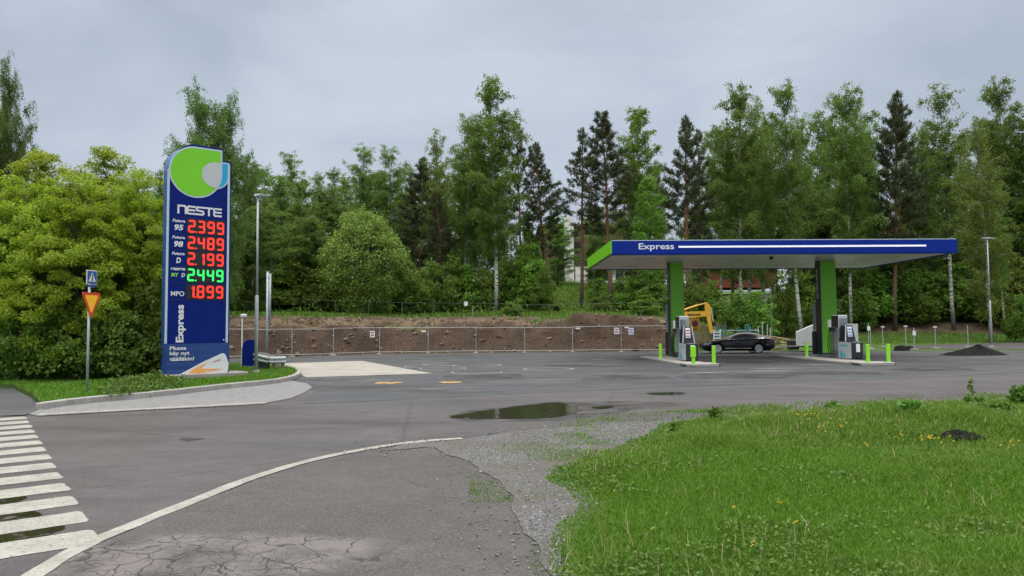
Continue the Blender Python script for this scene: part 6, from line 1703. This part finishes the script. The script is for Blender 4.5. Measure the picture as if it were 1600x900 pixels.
# wood behind: own trees, told apart only by the stretch of wood they stand in
back = [
 ([(405, 272, 66, 84), (432, 285, 70, 70), (470, 292, 76, 68), (510, 300, 70, 72), (545, 285, 70, 84), (590, 282, 70, 84), (632, 268, 60, 84), (385, 262, 70, 62), (420, 330, 80, 62), (480, 345, 70, 62)], ('full', 'dark'), 'green birch in the dense wood between street lamp and round shrub', 'wood behind the round shrub'),
 ([(650, 300, 66, 84), (690, 262, 60, 82), (722, 262, 70, 82), (757, 262, 66, 80), (780, 280, 50, 82)], ('full', 'olive', 'dark'), 'birch filling the wood behind the tallest white trunked birch', 'wood behind the tallest birch'),
 ([(932, 372, 40, 84), (935, 330, 60, 92), (985, 262, 66, 86), (870, 345, 50, 92), (1025, 262, 46, 88)], ('dark', 'full'), 'birch filling the wood behind the pines over the canopy left end', 'wood behind the pines'),
 ([(1262, 205, 70, 84), (1290, 190, 80, 88), (1350, 210, 76, 88), (1248, 300, 60, 78), (1085, 300, 50, 84), (1295, 310, 80, 80), (1340, 320, 80, 82)], ('full', 'dark'), 'birch in the dense wood above the middle of the canopy', 'wood above the canopy'),
 ([(1120, 215, 80, 84), (1165, 205, 76, 86), (1210, 195, 76, 84), (1140, 235, 70, 88), (1188, 225, 70, 90)], ('big', 'slim2'), 'birch in the wood directly behind the low red house roofline', 'wood over the red house'),
 ([(1410, 240, 70, 88), (1450, 240, 70, 90), (1500, 225, 76, 88), (1545, 215, 80, 90), (1590, 225, 80, 90), (1440, 340, 80, 82), (1510, 340, 80, 82), (1580, 330, 80, 82), (1400, 350, 70, 82)], ('full', 'dark', 'olive'), 'birch in the dense wood right of the canopy end', 'wood right of the canopy'),
 ([(-60, 250, 90, 60), (60, 290, 90, 60), (130, 300, 90, 60), (200, 290, 90, 62), (250, 280, 80, 58), (340, 300, 90, 55), (395, 330, 70, 56)], ('dark',), 'dark birch mostly hidden behind maples and the price pylon', 'wood behind the maples'),
 ([(1660, 200, 90, 84), (1720, 190, 90, 82)], ('full',), 'birch just outside the right edge of the photo', 'wood past the right edge'),
]
gr = random.Random(8)
for lst, ps, lab, grp in back:
    for k, (u, vt, w, D) in enumerate(lst): T(ps[k % len(ps)], u, vt, w * gr.uniform(1.0, 1.25), D + gr.uniform(-1.5, 1.5), lab, 'birch_tree', 'tree', grp)
# shrubs and saplings along the foot of the wood
T('dome', 571, 333, 128, 62, 'big round dense green shrub on top of the bank', 'round_shrub', 'shrub')
sh = [
 ([(365, 415, 80, 60), (405, 425, 70, 61), (440, 420, 80, 62), (480, 410, 76, 63), (640, 430, 60, 64), (500, 440, 50, 62)], ('shrubo', 'shrub', 'shrubo'), 'olive shrub under the wood left of the round shrub', 'shrubs beside the round shrub'),
 ([(655, 420, 60, 66), (690, 410, 64, 66), (725, 425, 60, 67), (760, 430, 54, 68), (800, 410, 54, 68)], ('shrubo', 'shrub', 'shrubf'), 'leafy shrub at the foot of the tallest birch', 'shrubs below the tallest birch'),
 ([(828, 395, 56, 67), (846, 425, 46, 66), (832, 350, 40, 70), (800, 470, 30, 62)], ('shrubf', 'shrub'), 'fresh green shrub left of the white stair strip', 'shrubs before the brick building'),
 ([(965, 440, 50, 72), (1000, 428, 66, 68), (1025, 440, 60, 66), (935, 462, 40, 66), (1010, 465, 50, 62)], ('shrub', 'shrubf', 'shrub'), 'dark shrub under the canopy left end', 'shrubs under the canopy end'),
 ([(1085, 440, 60, 66), (1112, 448, 40, 68), (1150, 462, 50, 66), (1185, 466, 50, 66), (1228, 445, 50, 72), (1255, 440, 60, 74)], ('shrub', 'shrubf'), 'bushy shrub seen between the two canopy columns', 'shrubs between the columns'),
 ([(1325, 430, 66, 76), (1360, 425, 70, 78), (1410, 415, 80, 80), (1450, 420, 76, 80), (1500, 425, 80, 80), (1340, 460, 50, 76), (1430, 455, 60, 78)], ('shrub', 'shrubf', 'shrub'), 'bushy shrub in the wood edge right of the second column', 'shrubs right of the columns'),
 ([(1540, 430, 80, 78), (1585, 420, 80, 76), (1600, 455, 44, 66), (1640, 430, 90, 76)], ('shrub', 'shrubo'), 'bushy shrub at the wood edge behind the far lamp', 'shrubs behind the far lamp'),
]
for lst, ps, lab, grp in sh:
    for k, (u, vt, w, D) in enumerate(lst):
        T(ps[k % len(ps)], u, vt, w * gr.uniform(.95, 1.2), D, lab, 'shrub', 'shrub', grp)
        if not 1100 < u < 1215 and not 835 < u < 900: T(ps[(k + 1) % len(ps)], u + gr.uniform(14, 30) * (1 if k % 2 else -1), vt + gr.uniform(-6, 26), w * gr.uniform(.7, 1.0), D + gr.uniform(1.5, 5), lab, 'shrub', 'shrub', grp)
T('spruce', 868, 478, 26, 63, 'tiny dark spruce on the bank left of the canopy', 'spruce_sapling', 'sapling')
# far wood seen as one mass beyond everything
n = 26000
x = rng.uniform(-110, 130, n); y = rng.uniform(98, 128, n)
topz = 12 + 5 * fbm(x * .10, y * .1, 71, 3) * 2
P = np.stack([x, y, hill(x, y) + rng.random(n) * topz], -1)
k = ~((x > 2) & (x < 24) & (y > 90) & (y < 122)); k &= ~((x > -3.5) & (x < 5))
k &= ~((x / y > .268) & (x / y < .362))
P = P[k]; n = len(P)
V_, F_ = rhombs(P, rng.uniform(.5, .9, n), rng.uniform(.22, .38, n), unit(rng.normal(0, 1, (n, 3))), rng)
tag(link('far_wood', big_mesh('far_wood', V_, F_, M['leaf_birch_dark'])), 'far dark wood closing the view behind the trees', 'wood', kind='stuff')
# undergrowth on the hill
x, y = hill_scatter(52000, 56, 100)
t_ = y - bank_foot(x); k = rng.random(len(x)) < sst(9, 14, t_) * np.clip(.4 + 2.5 * fbm(x * .35, y * .35, 95, 3), 0, 1); x, y = x[k], y[k]
hh = (.15 + .9 * rng.random(len(x)) ** 1.5) * np.clip(.6 + 2 * fbm(x * .5, y * .5, 97, 3), .2, 1.6)
P = np.stack([x, y, hill(x, y) + hh], -1); n = len(P)
V_, F_ = rhombs(P, rng.uniform(.14, .30, n), rng.uniform(.05, .10, n), unit(rng.normal(0, 1, (n, 3)) + [0, 0, .3]), rng)
tag(link('undergrowth', big_mesh('undergrowth', V_, F_, M['leaf_shrub'])), 'low leafy undergrowth below the wood', 'undergrowth', kind='stuff')
# leafy weeds on the verge
wp = [G(u, v, .1) for u, v in ((150, 616), (185, 604), (240, 594), (292, 598), (280, 608), (225, 616), (170, 622))]
x, y = scatter(wp, 9000, rng); n = len(x)
P = np.stack([x, y, .11 + .34 * rng.random(n) * np.clip(.5 + 2 * fbm(x * 2, y * 2, 3, 3), .2, 1.2)], -1)
V_, F_ = rhombs(P, rng.uniform(.05, .11, n), rng.uniform(.018, .036, n), unit(rng.normal(0, .8, (n, 3)) + [0, 0, .35]), rng)
tag(link('verge_weeds', big_mesh('verge_weeds', V_, F_, M['weed'])), 'patch of leafy ground elder before the price pylon', 'weeds', kind='stuff')
# weeds and wild flowers in the lawn
def lz(x, y): return float(lawn_z(np.array([x]), np.array([y]))[0])
def weed(u, v, h, w, n, label, name='leafy_weed', tall=False):
    x, y = G(u, v, .1); t = thing(name, label, 'weed', (x, y, lz(x, y)))
    mb = MB(); P = []
    for s in range(1 if tall else 6):
        a = rng.uniform(0, 6.28); r = 0 if tall else rng.uniform(0, w * .7); q = [(0, 0, 0), (r * .5 * math.cos(a), r * .5 * math.sin(a), h * .5), (r * math.cos(a) + (.04 if tall else 0), r * math.sin(a), h)]
        mb.tube(q, [.006, .005, .002], 5); 
        for k in range(n):
            f = rng.uniform(.1, 1) if not tall else rng.uniform(.05, 1); P.append(np.array(q[0]) + (np.array(q[2]) - np.array(q[0])) * f + rng.normal(0, w * .18 * (1.2 - f), 3) * [1, 1, .5])
    mb.build('stem', M['weed'], t); P = np.array(P); P[:, 2] = np.maximum(P[:, 2], .01); m_ = len(P)
    V_, F_ = rhombs(P, rng.uniform(.05, .10, m_), rng.uniform(.018, .032, m_), unit(rng.normal(0, .9, (m_, 3)) + [0, 0, .3]), rng)
    link('leaves', big_mesh('weed_leaves', V_, F_, M['weed']), t)
weed(1516, 632, .55, .16, 46, 'tall single weed stalk at the far lawn edge', 'weed_stalk', True)
weed(1522, 640, .16, .30, 40, 'low leafy weed at the foot of the tall stalk')
weed(1592, 640, .34, .45, 110, 'bushy leafy weed at the right edge of the lawn')
weed(1560, 655, .16, .4, 60, 'broad low weed between the crumb patch and right edge')
weed(1420, 662, .20, .30, 50, 'leafy weed left of the black crumb patch')
weed(1050, 676, .16, .25, 36, 'small leafy weed at the gravel end of the lawn')
weed(1115, 660, .22, .25, 40, 'grassy weed clump at the lawn top edge')
weed(1300, 650, .14, .3, 40, 'low weed clump at the road side of the lawn')
for k, (u, v, nf, w) in enumerate(((1262, 680, 8, .20), (1275, 676, 5, .15), (1313, 685, 7, .18), (1292, 692, 4, .12), (1405, 695, 4, .12), (1442, 700, 4, .12), (1470, 706, 6, .18), (1450, 712, 4, .14), (1486, 718, 2, .08), (1580, 728, 5, .12), (1215, 800, 2, .06), (1146, 806, 2, .05), (1355, 718, 2, .06), (1240, 832, 2, .05), (1022, 838, 1, .03), (1180, 874, 2, .1))):
    x, y = G(u, v, .1); t = thing('wildflower', 'small yellow wildflower clump in the lawn grass', 'flower', (x, y, lz(x, y)), 0, 'yellow wildflowers in the lawn')
    st, fl = MB(), MB()
    for q in range(nf):
        a, r = gr.uniform(0, 6.28), gr.uniform(0, w); h = gr.uniform(.13, .24) if v < 730 else .09
        st.tube([(r * .6 * math.cos(a), r * .6 * math.sin(a), 0), (r * math.cos(a), r * math.sin(a), h)], .003, 4)
        rr_ = .6 if v > 780 else 1
        for p_ in range(2): fl.tube([(r * math.cos(a) + p_ * .012, r * math.sin(a), h + p_ * .008), (r * math.cos(a) + p_ * .012, r * math.sin(a), h + .008 + p_ * .008)], [.005 * rr_, .008 * rr_], 7)
    st.build('stem', M['weed'], t); fl.build('blossom', M['petal'], t)
# broad-leaved weeds and dry stalks through the lawn
n = 60000; r = 4.4 * (22 / 4.4) ** rng.random(n); az = rng.uniform(0.0, 0.75, n); x = r * np.sin(az); y = r * np.cos(az)
k = inside(lawn_poly, x, y) & (rng.random(n) < sst(0.02, 0.22, fbm(x * 1.1, y * 1.1, 140, 4)) * 0.9 + .03); x, y, r = x[k], y[k], r[k]; n = len(x)
P = np.stack([x, y, lawn_z(x, y) + .015 + .06 * rng.random(n)], -1)
V_, F_ = rhombs(P, rng.uniform(.02, .05, n) * (.7 + r / 20), rng.uniform(.007, .014, n) * (.7 + r / 20), unit(rng.normal(0, 1, (n, 3)) * [1, 1, .5] + [0, 0, .15]), rng)
tag(link('lawn_weeds', big_mesh('lawn_weeds', V_, F_, M['weed'])), 'small broad leaved weeds spread through the lawn', 'weeds', kind='stuff')
M['straw'] = leaf_mat('dry_stalk', (0.26, 0.24, 0.10), (0.42, 0.37, 0.20), 0.3)
n = 8000; r = 4.6 * (22 / 4.6) ** rng.random(n); az = rng.uniform(0.0, 0.75, n); x = r * np.sin(az); y = r * np.cos(az)
k = inside(lawn_poly, x, y) & (rng.random(n) < sst(-0.05, 0.2, fbm(x * .8, y * .8, 150, 4)) * (.3 + .7 * sst(8, 10, y))); x, y, r = x[k], y[k], r[k]; n = len(x)
tag(link('dry_stalks', blades_mesh('dry_stalks', np.stack([x, y, lawn_z(x, y)], -1), rng.uniform(.08, .2, n), np.clip(.0005 * r, .0014, .006), M['straw'], rng, .5)), 'thin dry grass stalks standing in the lawn', 'grass', kind='stuff')
